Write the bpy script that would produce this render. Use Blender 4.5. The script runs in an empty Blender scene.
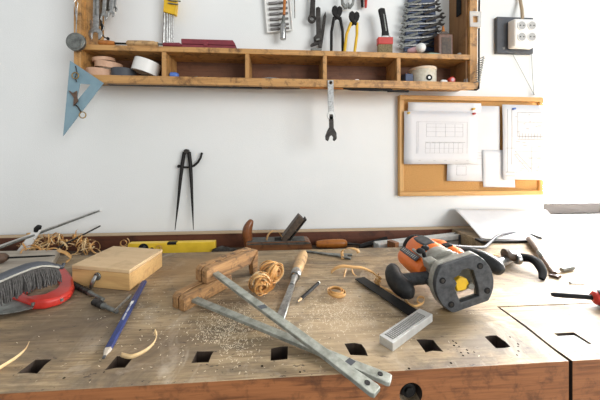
import bpy, bmesh, math, random
from mathutils import Vector, Matrix
random.seed(7)
R = math.radians
PI = math.pi
C = bpy.context.scene.collection
# ---------------------------------------------------------------- camera model (pixels -> points in the place)
F = 280.0; HOR = 155.0; EYE = 0.30; YAW = R(4.15)
ZB = 0.85                      # bench top above the floor; everything below is built with the bench top at z = 0
cy_, sy_ = math.cos(YAW), math.sin(YAW)
def ray(px, py):
    u = (px-300)/F; v = (HOR-py)/F
    return Vector((u*cy_+sy_, -u*sy_+cy_, v))
def B(px, py, z=0.0):          # point at height z above the bench top
    d = ray(px, py); t = (z-EYE)/d.z
    return Vector((d.x*t, d.y*t, z))
def W(px, py, y):              # point on the vertical plane at distance y
    d = ray(px, py); t = y/d.y
    return Vector((d.x*t, y, EYE+d.z*t))
WALL = 1.14

# ---------------------------------------------------------------- materials
def lin(c):
    c = c.lstrip('#')
    return tuple((lambda x: x/12.92 if x <= .04045 else ((x+.055)/1.055)**2.4)(int(c[i:i+2], 16)/255) for i in (0, 2, 4)) + (1,)
def newmat(name):
    m = bpy.data.materials.new(name); m.use_nodes = True
    nt = m.node_tree; b = nt.nodes['Principled BSDF']
    return m, nt, b
def nd(nt, t, **kw):
    n = nt.nodes.new(t)
    for k, v in kw.items():
        if k in n.inputs: n.inputs[k].default_value = v
        else: setattr(n, k, v)
    return n
def coord(nt, scale=(1, 1, 1), rot=(0, 0, 0)):
    tc = nd(nt, 'ShaderNodeTexCoord'); mp = nd(nt, 'ShaderNodeMapping')
    mp.inputs['Scale'].default_value = scale; mp.inputs['Rotation'].default_value = rot
    nt.links.new(tc.outputs['Object'], mp.inputs['Vector'])
    return mp.outputs['Vector']
def noise(nt, vec, scale=5, detail=4, rough=.55, dist=0.0):
    n = nd(nt, 'ShaderNodeTexNoise'); nt.links.new(vec, n.inputs['Vector'])
    n.inputs['Scale'].default_value = scale; n.inputs['Detail'].default_value = detail
    n.inputs['Roughness'].default_value = rough; n.inputs['Distortion'].default_value = dist
    return n.outputs['Fac']
def ramp(nt, fac, stops):
    r = nd(nt, 'ShaderNodeValToRGB'); nt.links.new(fac, r.inputs['Fac'])
    e = r.color_ramp.elements
    while len(e) < len(stops): e.new(.5)
    for i, (p, c) in enumerate(stops):
        e[i].position = p; e[i].color = lin(c) if isinstance(c, str) else (c, c, c, 1)
    return r.outputs['Color']
def mix(nt, fac, a, b, mode='MIX'):
    m = nd(nt, 'ShaderNodeMix', data_type='RGBA', blend_type=mode)
    for s, v in ((0, fac), (6, a), (7, b)):
        if hasattr(v, 'is_linked'): nt.links.new(v, m.inputs[s])
        else: m.inputs[s].default_value = lin(v) if isinstance(v, str) else v
    return m.outputs[2]
def bump(nt, b, fac, strength=.2, dist=.002):
    n = nd(nt, 'ShaderNodeBump'); n.inputs['Strength'].default_value = strength; n.inputs['Distance'].default_value = dist
    nt.links.new(fac, n.inputs['Height']); nt.links.new(n.outputs['Normal'], b.inputs['Normal'])
def wood(name, c1, c2, axis=0, sc=1.0, rough=.6, dirt=None, dirt_amt=.5, spots=True):
    m, nt, b = newmat(name)
    s = [42*sc]*3; s[axis] = 3.2*sc
    v = coord(nt, s)
    g = noise(nt, v, 1.0, 6, .6, .9)
    col = ramp(nt, g, [(.32, c2), (.5, c1), (.68, c1)])
    s2 = [160*sc]*3; s2[axis] = 7*sc
    f = noise(nt, coord(nt, s2), 1.0, 3, .6)
    col = mix(nt, .32, col, ramp(nt, f, [(.35, c2), (.62, c1)]))
    if dirt:
        w = noise(nt, coord(nt, (1, 1, 1)), 22*sc, 6, .68, .4)
        wf = ramp(nt, w, [(.5, 0.0), (.68, dirt_amt)])
        col = mix(nt, wf, col, dirt)
    nt.links.new(col, b.inputs['Base Color']); b.inputs['Roughness'].default_value = rough
    bump(nt, b, f, .25, .0008)
    return m
def plain(name, c, rough=.5, metal=0.0, c2=None, nscale=60, amt=.5, bmp=0.0):
    m, nt, b = newmat(name)
    v = coord(nt)
    n = noise(nt, v, nscale, 5, .6)
    if c2: col = ramp(nt, n, [(.35, c), (.35+.4/max(amt, .05)*.4, c2)])
    else:
        col = ramp(nt, n, [(.3, c), (.8, c)])
    nt.links.new(col, b.inputs['Base Color'])
    b.inputs['Roughness'].default_value = rough; b.inputs['Metallic'].default_value = metal
    if bmp: bump(nt, b, n, bmp, .001)
    if max(lin(c)[:3]) < .03: b.inputs['Specular IOR Level'].default_value = .3
    return m
MT = {}
def mats():
    M_ = MT
    # plaster wall
    m, nt, b = newmat('white_plaster'); v = coord(nt)
    big = noise(nt, v, 1.7, 4, .55); fine = noise(nt, v, 260, 4, .6)
    col = ramp(nt, big, [(.3, 'e3e5e2'), (.7, 'ecedeb')])
    sp = noise(nt, coord(nt, (1, 1, 1)), 95, 2, .5)
    col = mix(nt, ramp(nt, sp, [(.76, 0.0), (.8, .35)]), col, 'b9b7ae')
    nt.links.new(col, b.inputs['Base Color']); b.inputs['Roughness'].default_value = .85
    mixn = nd(nt, 'ShaderNodeMath', operation='ADD'); nt.links.new(fine, mixn.inputs[0])
    n2 = noise(nt, v, 14, 5, .6); nt.links.new(n2, mixn.inputs[1])
    bump(nt, b, mixn.outputs[0], .25, .003)
    M_['plaster'] = m
    M_['white_paint'] = plain('white_paint', 'e9e8e4', .5, 0, 'dedcd6', 20)
    M_['floor'] = plain('grey_concrete', '77736c', .8, 0, '5f5b55', 9)
    # worn bench top
    m, nt, b = newmat('worn_beech'); 
    g = noise(nt, coord(nt, (3.0, 48, 48)), 1.0, 7, .68, 1.4)
    col = ramp(nt, g, [(.30, '67543f'), (.47, 'a08865'), (.70, 'c4ad8a')])
    fg = noise(nt, coord(nt, (14, 230, 230)), 1.0, 4, .65, .4)
    col = mix(nt, .42, col, ramp(nt, fg, [(.34, '554434'), (.5, '9a8463'), (.68, 'c4b08f')]))
    bl = noise(nt, coord(nt, (5, 8, 9)), 1.0, 7, .68, .7)
    col = mix(nt, ramp(nt, bl, [(.38, .85), (.56, 0.0)]), col, '5c5042')
    bl2 = noise(nt, coord(nt, (11, 7, 6)), 1.5, 7, .68, .9)
    col = mix(nt, ramp(nt, bl2, [(.53, 0.0), (.70, .6)]), col, 'bbad99')
    bl3 = noise(nt, coord(nt, (2.6, 3.4, 3)), 1.0, 3, .5, .3)
    col = mix(nt, ramp(nt, bl3, [(.52, 0.0), (.72, .5)]), col, '94744b')
    sc_ = noise(nt, coord(nt, (7, 210, 60), (0, 0, R(7))), 1.0, 3, .6)
    col = mix(nt, ramp(nt, sc_, [(.62, 0.0), (.70, .75)]), col, '4c3d2f')
    sk = noise(nt, coord(nt, (55, 120, 90)), 1.0, 4, .65)
    col = mix(nt, ramp(nt, sk, [(.64, 0.0), (.71, .85)]), col, '3a2e24')
    pits = noise(nt, coord(nt, (150, 190, 150)), 1.0, 2, .5)
    col = mix(nt, ramp(nt, pits, [(.69, 0.0), (.75, .85)]), col, '2d241c')
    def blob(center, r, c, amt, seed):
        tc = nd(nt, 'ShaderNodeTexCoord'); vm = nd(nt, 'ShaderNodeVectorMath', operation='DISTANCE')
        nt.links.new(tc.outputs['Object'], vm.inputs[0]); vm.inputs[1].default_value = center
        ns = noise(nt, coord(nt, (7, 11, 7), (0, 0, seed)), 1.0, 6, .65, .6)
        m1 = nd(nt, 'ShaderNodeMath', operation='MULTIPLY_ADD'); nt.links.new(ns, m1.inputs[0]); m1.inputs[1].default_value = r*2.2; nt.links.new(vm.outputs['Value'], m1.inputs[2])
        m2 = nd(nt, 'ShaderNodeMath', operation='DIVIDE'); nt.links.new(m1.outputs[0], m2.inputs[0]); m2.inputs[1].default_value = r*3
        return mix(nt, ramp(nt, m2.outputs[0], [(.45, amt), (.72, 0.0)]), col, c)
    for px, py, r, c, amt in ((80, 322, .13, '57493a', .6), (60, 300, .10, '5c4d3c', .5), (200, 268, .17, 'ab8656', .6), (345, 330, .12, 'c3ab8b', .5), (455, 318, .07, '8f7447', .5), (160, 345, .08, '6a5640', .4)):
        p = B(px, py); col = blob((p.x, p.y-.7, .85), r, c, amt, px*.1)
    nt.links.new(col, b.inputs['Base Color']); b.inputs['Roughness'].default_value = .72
    ad = nd(nt, 'ShaderNodeMath', operation='SUBTRACT'); nt.links.new(g, ad.inputs[0]); nt.links.new(ramp(nt, sk, [(.63, 0.0), (.71, 1.0)]), ad.inputs[1])
    bump(nt, b, ad.outputs[0], .4, .0015)
    M_['bench'] = m
    M_['bench_front'] = wood('red_brown_varnished_wood', 'a0663c', '5e351c', 0, 2.2, .5, '3a2417', .6)
    M_['recess_shade'] = wood('shade_painted_wood', '3b2d22', '1f1712', 2, 1, .85)  # dark tone paints the shade inside dog holes and the vise gap
    M_['win_rail'] = wood('grey_brown_window_rail', '302a27', '252020', 0, 1, .8)
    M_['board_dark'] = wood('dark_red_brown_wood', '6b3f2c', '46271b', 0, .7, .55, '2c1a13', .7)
    M_['board_top'] = wood('painted_lit_edge', 'c4ab8a', '9f8568', 0, .7, .7)  # paler tone paints the light on the back board's top face
    M_['tray'] = wood('dusty_tray_wood', '5a4836', '3b2d22', 0, 1, .8)
    M_['shelf'] = wood('honey_pine', 'c4955a', '96693a', 0, 1.2, .55, '54381f', .85)
    M_['shelf_v'] = wood('honey_pine_upright', 'bf9056', '946636', 2, 1.2, .55, '54381f', .8)
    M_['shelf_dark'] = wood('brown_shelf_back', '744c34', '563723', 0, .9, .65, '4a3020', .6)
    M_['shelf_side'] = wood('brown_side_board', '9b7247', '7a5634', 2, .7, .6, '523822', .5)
    M_['pine'] = wood('pale_pine', 'd9bd8c', 'bf9a63', 0, 1.2, .55)
    M_['ply'] = wood('birch_ply', 'd6b88e', 'c3a277', 0, .8, .6, 'ae8f66', .5)
    M_['box_front'] = wood('yellow_pine', 'cfa86f', 'a98050', 0, 1.0, .5)
    M_['plank'] = wood('grey_weathered_board', 'b5aa9a', '94887a', 0, 1, .7, '837768', .5)
    M_['clampwood'] = wood('worn_brown_beech', 'ab8152', '5c4029', 0, 2.2, .65, '2c2018', 1.0)
    M_['planewood'] = wood('dark_plane_wood', '8a5a36', '56341d', 0, 1.5, .45, '24150d', .8)
    M_['planetop'] = plain('grimy_grey_wood', '5a5750', .6, 0, '39352f', 90)
    M_['horn'] = wood('polished_brown_horn', '8a5430', '54301a', 2, 1.5, .3, '2c1a10', .6)
    M_['handle'] = wood('ash_handle', 'c7a271', 'a37d4e', 0, 2, .45, '6b4d30', .8)
    M_['orange_handle'] = wood('varnished_orange_handle', 'b8722f', '8d4d1c', 0, 2, .3, '5a3114', .5)
    M_['oldwood'] = wood('old_brown_handle', '654d3d', '453427', 0, 2, .6, '33261d', .6)
    M_['shaving'] = wood('wood_shaving', 'd7a96a', 'b47f40', 0, 1.5, .5)
    M_['shaving_pale'] = wood('pale_wood_shaving', 'e2c595', 'c79a5c', 0, 1.5, .5)
    M_['shaving_amber'] = wood('amber_wood_shaving', 'd9a25e', 'a5682c', 0, 1.5, .4)
    M_['matt_black'] = plain('matt_black_paint', '0e0e0e', .95, 0, '161616', 60); M_['matt_black'].node_tree.nodes['Principled BSDF'].inputs['Specular IOR Level'].default_value = .12
    M_['sawdust'] = plain('pale_sawdust', 'e6d9c0', .9, 0, 'd3bf9d', 300)
    M_['steel'] = plain('bright_steel', 'b9b9b6', .32, 1, '8a8986', 130)
    M_['steel_dull'] = plain('dull_grey_steel', '8f918c', .5, .85, '62635f', 70)
    M_['dog_steel'] = plain('worn_dog_steel', '57544f', .6, .1, '3b3936', 190)
    M_['bar'] = plain('clamp_bar_steel', 'a8aaa0', .55, .4, '7b7d73', 60)
    M_['iron'] = plain('dark_iron', '4a4642', .5, .7, '2b2826', 80)
    M_['black_iron'] = plain('black_iron', '242220', .55, .3, '161514', 80)
    M_['alu'] = plain('satin_aluminium', 'd6d6d2', .4, .35, 'c2c2bd', 60)
    M_['cast'] = plain('grey_cast_metal', 'a9a79d', .5, .35, '918f86', 90)
    M_['rubber'] = plain('black_rubber', '1b1b1b', .5, 0, '2a2a2a', 120)
    M_['plate'] = plain('scuffed_dark_plastic', '2f3133', .55, 0, '4c4e50', 110)
    M_['black'] = plain('black_plastic', '131313', .75, 0, '1b1b1b', 60)
    M_['orange'] = plain('orange_plastic', 'f07c30', .42, 0, 'ea7228', 20)
    M_['yellow'] = plain('yellow_plastic', 'e3b71f', .4, 0, 'd2a61c', 60)
    M_['level'] = plain('yellow_paint', 'f4cd3c', .45, 0, 'e6bf34', 30)
    M_['red'] = plain('red_plastic', 'c8362a', .4, 0, 'b22d23', 30)
    M_['maroon'] = plain('maroon_plastic', '84303a', .5, 0, '712832', 30)
    M_['blue'] = plain('blue_paint', '27366f', .45, 0, '1f2c5c', 60)
    M_['navy'] = plain('navy_plastic', '3c4a66', .55, 0, '2d3850', 60)
    M_['brightblue'] = plain('bright_blue_plastic', '5277c0', .4)
    M_['white'] = plain('white_plastic', 'e4e3de', .4)
    M_['grey_socket'] = plain('grey_plastic', 'a9a9a6', .5)
    M_['slate'] = plain('dark_slate_board', '474a50', .6, 0, '3c3f44', 30)
    M_['bristle'] = plain('grey_bristle', '4a4744', .75, 0, '302e2c', 200)
    M_['bristle_tan'] = plain('tan_bristle', '9a8a62', .7, 0, '6f6044', 200)
    M_['cable'] = plain('grey_cable', '2f3034', .65)
    M_['tan_cable'] = plain('tan_cable', 'a8967c', .5)
    M_['mask'] = plain('masking_tape', 'd0a88b', .6, 0, 'bf9679', 50)
    M_['kraft'] = plain('pale_card', 'd8c4ab', .7)
    M_['glass_brown'] = plain('rusty_brown_tin', '6b4329', .4, 0, '4b2d1c', 60)
    M_['label_dark'] = plain('dark_label', '3b3027', .6, 0, '5a4a3a', 90)
    M_['green'] = plain('pale_green_plastic', '8fb0a2', .4)
    M_['pink'] = plain('pale_pink_plastic', 'c9a0a4', .5)
    M_['cream'] = plain('cream_card', 'd5cfbe', .55, 0, 'bdb39c', 70)
    M_['ink'] = plain('pencil_line', '9a9a9c', .9)
    M_['ink_dark'] = plain('dark_pencil_line', '77777a', .9)
    M_['cork'] = plain('cork', 'c99a5e', .9, 0, 'a87840', 260, .4, .4)
    M_['corkframe'] = wood('oak_frame', 'cf9f5c', 'b58243', 0, 1, .5)
    M_['corkframe_v'] = wood('oak_frame_upright', 'cf9f5c', 'b58243', 2, 1, .5)
    M_['hole'] = plain('hole_dark', '1c1714', .9)
    M_['graphite'] = plain('graphite', '4a4a4a', .5)
    M_['rod'] = plain('grey_bit_steel', '7d7a78', .45, .4)
    M_['brass'] = plain('tarnished_brass', '9c8150', .45, .7)
    m, nt, b = newmat('drawing_paper')
    b.inputs['Base Color'].default_value = lin('f0f0f2'); b.inputs['Roughness'].default_value = .8
    nt.links.new(ramp(nt, noise(nt, coord(nt), 7, 3), [(.3, 'd6d6d8'), (.7, 'dededf')]), b.inputs['Base Color'])
    M_['paper'] = m
    M_['cartridge'] = plain('white_cartridge_paper', 'eeeeee', .85, 0, 'e6e6e6', 12)
    m, nt, b = newmat('blue_clear_plastic'); v = coord(nt)
    nt.links.new(ramp(nt, noise(nt, v, 25, 4), [(.3, '7d9ba8'), (.7, '8aa8b4')]), b.inputs['Base Color'])
    b.inputs['Roughness'].default_value = .25; b.inputs['Alpha'].default_value = .8
    M_['setsquare'] = m
    m, nt, b = newmat('clear_plastic'); v = coord(nt)
    nt.links.new(ramp(nt, noise(nt, v, 40, 3), [(.3, 'd2d0cb'), (.7, 'e2e0dc')]), b.inputs['Base Color'])
    b.inputs['Roughness'].default_value = .2; b.inputs['Alpha'].default_value = .6
    M_['clear'] = m
    m, nt, b = newmat('daylight_pane')
    b.inputs['Base Color'].default_value = (.9, .9, .9, 1)
    b.inputs['Emission Color'].default_value = (1, .985, .97, 1); b.inputs['Emission Strength'].default_value = PANE
    M_['pane'] = m
PANE = 85.0
mats()

# ---------------------------------------------------------------- mesh builder
class MB:
    def __init__(s, org=(0, 0, 0)):
        s.bm = bmesh.new(); s.org = Vector(org)
    def _vf(s, verts, faces, mi=0):
        vs = [s.bm.verts.new(Vector(v)) for v in verts]
        for f in faces:
            try:
                q = s.bm.faces.new([vs[i] for i in f]); q.material_index = mi
            except ValueError: pass
        return vs
    def box(s, c, size, rot=None, mi=0):
        c = Vector(c); h = Vector(size)/2
        vs = []
        for x in (-1, 1):
            for y in (-1, 1):
                for z in (-1, 1):
                    v = Vector((x*h.x, y*h.y, z*h.z))
                    if rot is not None: v = rot @ v
                    vs.append(c+v)
        s._vf(vs, [(0, 1, 3, 2), (4, 6, 7, 5), (0, 4, 5, 1), (2, 3, 7, 6), (0, 2, 6, 4), (1, 5, 7, 3)], mi)
        return s
    def hexa(s, bot, top):          # two quads
        s._vf(list(bot)+list(top), [(3, 2, 1, 0), (4, 5, 6, 7), (0, 1, 5, 4), (1, 2, 6, 5), (2, 3, 7, 6), (3, 0, 4, 7)])
        return s
    def prism(s, pts, a0, a1, plane='xy', holes=(), M=None):
        def to3(p, a):
            v = Vector((p[0], p[1], a)) if plane == 'xy' else (Vector((p[0], a, p[1])) if plane == 'xz' else Vector((a, p[0], p[1])))
            return M @ v if M is not None else v
        lay = []
        for a in (a0, a1):
            loops = []
            es = []
            for loop in [pts]+list(holes):
                vs = [s.bm.verts.new(to3(p, a)) for p in loop]
                loops.append(vs)
                for i in range(len(vs)):
                    es.append(s.bm.edges.new((vs[i], vs[(i+1) % len(vs)])))
            if holes:
                bmesh.ops.triangle_fill(s.bm, edges=es, use_beauty=True)
            else:
                s.bm.faces.new(loops[0])
            lay.append(loops)
        for l0, l1 in zip(*lay):
            n = len(l0)
            for i in range(n):
                j = (i+1) % n
                s.bm.faces.new((l0[i], l0[j], l1[j], l1[i]))
        return s
    def tube(s, pts, r, seg=8, closed=False, squash=None, up=None):
        pts = [Vector(p) for p in pts]; n = len(pts)
        rs = r if isinstance(r, (list, tuple)) else [r]*n
        tang = []
        for i in range(n):
            if closed: t = pts[(i+1) % n]-pts[i-1]
            else: t = pts[min(i+1, n-1)]-pts[max(i-1, 0)]
            tang.append(t.normalized())
        u = Vector(up) if up else (Vector((0, 0, 1)) if abs(tang[0].z) < .9 else Vector((1, 0, 0)))
        rings = []
        for i in range(n):
            t = tang[i]
            u = (u - t*u.dot(t)).normalized(); w = t.cross(u)
            a, b = (squash if squash else (1, 1))
            rings.append([s.bm.verts.new(pts[i] + u*(math.sin(2*PI*k/seg)*rs[i]*b) + w*(math.cos(2*PI*k/seg)*rs[i]*a)) for k in range(seg)])
        m = n if closed else n-1
        for i in range(m):
            a, b = rings[i], rings[(i+1) % n]
            for k in range(seg):
                s.bm.faces.new((a[k], a[(k+1) % seg], b[(k+1) % seg], b[k]))
        if not closed:
            s.bm.faces.new(rings[0][::-1]); s.bm.faces.new(rings[-1])
        return s
    def lathe(s, p0, p1, prof, seg=20):
        p0 = Vector(p0); p1 = Vector(p1)
        pts = [p0+(p1-p0)*t for t, r in prof]; d = (p1-p0).normalized()
        u = Vector((0, 0, 1)) if abs(d.z) < .9 else Vector((1, 0, 0))
        u = (u-d*u.dot(d)).normalized(); w = d.cross(u)
        rings = [[s.bm.verts.new(p+(u*math.sin(2*PI*k/seg)+w*math.cos(2*PI*k/seg))*max(r, 1e-5)) for k in range(seg)] for p, (t, r) in zip(pts, prof)]
        for a, b in zip(rings, rings[1:]):
            for k in range(seg): s.bm.faces.new((a[k], a[(k+1) % seg], b[(k+1) % seg], b[k]))
        s.bm.faces.new(rings[0][::-1]); s.bm.faces.new(rings[-1])
        return s
    def cyl(s, p0, p1, r0, r1=None, seg=16):
        return s.lathe(p0, p1, [(0, r0), (1, r0 if r1 is None else r1)], seg)
    def ring(s, c, axis, r_out, r_in, h, seg=28):   # a hollow roll
        c = Vector(c); d = Vector(axis).normalized()
        u = Vector((0, 0, 1)) if abs(d.z) < .9 else Vector((1, 0, 0))
        u = (u-d*u.dot(d)).normalized(); w = d.cross(u)
        R4 = []
        for a, r in ((-.5, r_out), (.5, r_out), (.5, r_in), (-.5, r_in)):
            R4.append([s.bm.verts.new(c+d*(a*h)+(u*math.sin(2*PI*k/seg)+w*math.cos(2*PI*k/seg))*r) for k in range(seg)])
        for q in range(4):
            a, b = R4[q], R4[(q+1) % 4]
            for k in range(seg): s.bm.faces.new((a[k], a[(k+1) % seg], b[(k+1) % seg], b[k]))
        return s
    def ball(s, c, r, scale=(1, 1, 1), seg=16, rot=None):
        m = Matrix.Translation(Vector(c)) @ (rot.to_4x4() if rot is not None else Matrix()) @ Matrix.Diagonal(Vector(scale)*r).to_4x4()
        bmesh.ops.create_uvsphere(s.bm, u_segments=seg, v_segments=max(6, seg//2), radius=1, matrix=m)
        return s
    def ribbon(s, pts, wdirs, w):
        prev = None
        for p, d in zip(pts, wdirs):
            p = Vector(p); d = Vector(d).normalized()*w/2
            cur = (s.bm.verts.new(p-d), s.bm.verts.new(p+d))
            if prev: s.bm.faces.new((prev[0], prev[1], cur[1], cur[0]))
            prev = cur
        return s
    def build(s, name, mat, parent=None, loc=None, rot=None, bevel=0, seg=2, ang=38, solid=0, sub=0, flat=False):
        bm = s.bm
        if solid == 0: bmesh.ops.recalc_face_normals(bm, faces=bm.faces[:])
        if s.org.length: bmesh.ops.translate(bm, verts=bm.verts[:], vec=-s.org)
        for f in bm.faces: f.smooth = not flat
        for e in bm.edges:
            if len(e.link_faces) == 2 and e.calc_face_angle(0) > R(ang): e.smooth = False
        me = bpy.data.meshes.new(name); bm.to_mesh(me); bm.free()
        for m in (mat if isinstance(mat, (list, tuple)) else [mat]):
            me.materials.append(MT[m] if isinstance(m, str) else m)
        o = bpy.data.objects.new(name, me); C.objects.link(o)
        if parent is not None: o.parent = parent
        if loc is not None: o.location = loc
        elif s.org.length and parent is None: o.location = s.org
        if rot is not None: o.rotation_euler = rot if isinstance(rot, (tuple, list)) else (0, 0, rot)
        if solid:
            md = o.modifiers.new('thickness', 'SOLIDIFY'); md.thickness = solid; md.offset = 0
        if bevel:
            md = o.modifiers.new('bevel', 'BEVEL'); md.width = bevel; md.segments = seg; md.limit_method = 'ANGLE'; md.angle_limit = R(35)
        if sub:
            md = o.modifiers.new('sub', 'SUBSURF'); md.levels = sub; md.render_levels = sub
        return o
def thing(name, label, cat, loc=(0, 0, 0), rot=0, group=None):
    o = bpy.data.objects.new(name, None); C.objects.link(o); o.empty_display_size = .03
    o.location = loc; o.rotation_euler = rot if isinstance(rot, (tuple, list)) else (0, 0, rot)
    return tag(o, label, cat, group)
def tag(o, label, cat, group=None):
    o['label'] = label; o['category'] = cat
    if group: o['group'] = group
    return o
def struct(o):
    o['kind'] = 'structure'; return o
def cut(o, cutters):                # real holes: a boolean, applied
    for mb in cutters:
        c = mb.build('cutter', 'hole')
        md = o.modifiers.new('cut', 'BOOLEAN'); md.operation = 'DIFFERENCE'; md.object = c; md.solver = 'EXACT'
        bpy.context.view_layer.update()
        dg = bpy.context.evaluated_depsgraph_get()
        me = bpy.data.meshes.new_from_object(o.evaluated_get(dg))
        o.modifiers.remove(md); o.data = me
        bpy.data.objects.remove(c)
def span(p0, p1):                   # frame running from p0 to p1 along the bench
    d = p1-p0
    return p0.copy(), math.atan2(d.y, d.x), math.hypot(d.x, d.y)
def arc(cx, cy, r, a0, a1, n):
    return [(cx+r*math.cos(R(a0+(a1-a0)*i/n)), cy+r*math.sin(R(a0+(a1-a0)*i/n))) for i in range(n+1)]
# ================================================================= the setting
XE = 1.147                                                   # where the plaster wall ends at the window
WIN_Y = 1.31
struct(MB((0, WALL, 0)).box((-.75+XE/2-.0, WALL+.15, .55), (XE+1.5, .30, 2.8)).build('wall_back', 'plaster'))
struct(MB((1.9, 1.40, 0)).box((1.9, 1.41, -.47), (1.506, .22, .76)).box((1.9, 1.41, 1.70), (1.506, .22, .5)).build('wall_window', 'plaster'))
struct(MB((0, 0, -.85)).box((.5, 0, -.90), (5.2, 3.6, .1)).build('floor', 'floor'))
struct(MB((1.7, 1.2, 0)).box((1.83, 1.30, -.0165), (1.34, .36, .033)).build('trim_1', 'white_paint', bevel=.002))   # deep window sill, level with the bench
w = struct(MB((1.7, WIN_Y, 0)).box((1.83, WIN_Y+.03, .028), (1.34, .05, .056)).build('window_1', 'win_rail', bevel=.003))
for nm, c, sz in (('frame_top', (1.83, WIN_Y+.03, 1.43), (1.34, .05, .06)), ('frame_stile', (1.185, WIN_Y+.03, .73), (.05, .05, 1.35)), ('frame_stile', (2.475, WIN_Y+.03, .73), (.05, .05, 1.35))):
    MB((1.7, WIN_Y, 0)).box(c, sz).build(nm, 'white_paint', w, bevel=.003)
MB((1.7, WIN_Y, 0)).box((1.83, WIN_Y+.035, .73), (1.25, .006, 1.35)).build('pane', 'pane', w)

# ================================================================= workbench
YF = .378; YB = .884; TRAY_Y = 1.095; TRAY_D = -.055; XT = .70
bench = thing('workbench', 'old wooden workbench with square dog holes, scarred pale top and reddish front', 'workbench', (0, .7, -.85))
ob = bench.location
mb = MB(ob)
mb.prism([(-1.35, YF), (.4195, YF), (.4200, .40), (.4260, .46), (.4285, .5245), (1.70, .5245), (1.70, YB), (-1.35, YB)], -.10, 0)
top = mb.build('top', ['bench', 'bench_front', 'recess_shade'], bench)
cut_list = []
random.seed(3)
for i, (px, py) in enumerate([(36, 366), (120, 362), (202, 357), (279, 353.5), (356, 349.5), (429, 345.5), (497, 341.5)]):
    p = B(px, py); a = .0130; j = lambda: random.uniform(-.0022, .0022)
    sk = 0
    q = [(p.x-a+j()-sk/2, p.y-a+j()), (p.x+j(), p.y-a+j()), (p.x+a+j()-sk/2, p.y-a+j()), (p.x+a+j(), p.y+j()), (p.x+a+j()+sk/2, p.y+a+j()), (p.x+j(), p.y+a+j()), (p.x-a+j()+sk/2, p.y+a+j())]
    cut_list.append(MB().prism(q, -.2, .05))
pb = W(411, 394.5, YF)
cut_list.append(MB().cyl((pb.x, YF-.05, pb.z), (pb.x, YF+.018, pb.z), .0165, seg=32))
nh = MB(); random.seed(17)
for px, py in [(453, 341), (456, 343), (454, 345.5), (461, 352.5), (463, 355.5), (467, 350), (468, 353), (474, 352), (459, 346.5), (510, 337), (518, 344), (518, 346.5), (518.5, 351), (517, 355), (409, 368.5), (451, 363), (300, 372), (262, 366), (104, 372), (64, 378), (140, 330), (330, 338), (416, 330)]:
    v = B(px, py); nh.cyl((v.x, v.y, -.004), (v.x, v.y, .01), random.uniform(.0012, .0020), seg=7)
cut_list.append(nh)
cut(top, cut_list)
for f in top.data.polygons:
    c = f.center + Vector(ob)
    f.material_index = 1 if (f.normal.y < -.9 and c.y < YF+.002) else (2 if (abs(f.normal.z) < .5 and YF+.002 < c.y < .56 and c.x < .412 and -.095 < c.z < -.0001) or (f.normal.x > .8 and c.y < .53) else 0)  # hole walls and the vise-gap face take the painted shade
    f.use_smooth = False
md = top.modifiers.new('bevel', 'BEVEL'); md.width = .0016; md.segments = 2; md.limit_method = 'ANGLE'; md.angle_limit = R(50)
bolt = MB(ob).cyl((pb.x, YF+.003, pb.z), (pb.x, YF+.018, pb.z), .0065, seg=6).cyl((pb.x, YF+.006, pb.z), (pb.x, YF+.0178, pb.z), .0100, seg=24).build('bolt', 'black_iron', bench, bevel=.0006)
bolt['label'] = 'dark bolt in a round counterbored hole'
MB(ob).box((-.325, .99, TRAY_D-.008), (2.05, .212, .016)).build('tray', 'tray', bench)
MB(ob).prism([(XT, YB+.001), (1.137, YB+.001), (1.70, YB+.001), (1.70, 1.119), (1.146, 1.119), (1.146, TRAY_Y), (XT, TRAY_Y)], -.10, 0).build('tray_end', 'bench', bench, bevel=.0015)
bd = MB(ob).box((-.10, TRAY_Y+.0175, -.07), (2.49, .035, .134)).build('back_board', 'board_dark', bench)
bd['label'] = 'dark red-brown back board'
MB(ob).box((-.10, TRAY_Y+.0175, -.0015), (2.49, .036, .003)).build('board_lit_strip', 'board_top', bench, bevel=.0008)  # thin pale strip added as the light caught along the top
for x in (-1.15, 1.55):
    for y in (.46, 1.0):
        MB(ob).box((x, y, -.475), (.09, .09, .75)).build('leg', 'bench_front', bench, bevel=.003)
for y in (.46, 1.0):
    MB(ob).box((.2, y, -.60), (2.62, .04, .10)).build('stretcher', 'bench_front', bench, bevel=.003)

vise = thing('tail_vise', 'pale sunlit tail vise block at the right end of the workbench', 'vise', (.8, .45, -.10))
ov = vise.location
vb = MB(ov).prism([(.4255, YF), (1.70, YF), (1.70, .5215), (.4325, .5215), (.4315, .46), (.4255, .41)], -.10, 0).build('jaw_block', ['bench', 'bench_front', 'recess_shade'], vise)
ph = B(572, 338.5)
hx, hy = .0178, .0145
cut(vb, [MB().prism([(ph.x-hx, ph.y-hy), (ph.x+hx, ph.y-hy), (ph.x+hx+.002, ph.y+hy), (ph.x-hx+.001, ph.y+hy)], -.2, .05)])
for f in vb.data.polygons:
    f.material_index = 1 if (f.normal.y < -.9 and (f.center+Vector(ov)).y < YF+.002) else (2 if (abs(f.normal.z) < .5 and (f.center+Vector(ov)-ph).length < .13 and abs((f.center+Vector(ov)-ph).y) < .02) or f.normal.x < -.8 else 0)  # dog hole walls and gap side take the painted shade
    f.use_smooth = False
md = vb.modifiers.new('bevel', 'BEVEL'); md.width = .0016; md.segments = 2; md.limit_method = 'ANGLE'; md.angle_limit = R(50)
dg = MB((ph.x, ph.y, -.08)).box((ph.x+.001, ph.y-.001, -.042), (.034, .026, .08)).build('bench_dog', 'dog_steel', bevel=.002)
tag(dg, 'grey steel bench dog sunk in the square hole of the tail vise', 'bench dog')

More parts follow.
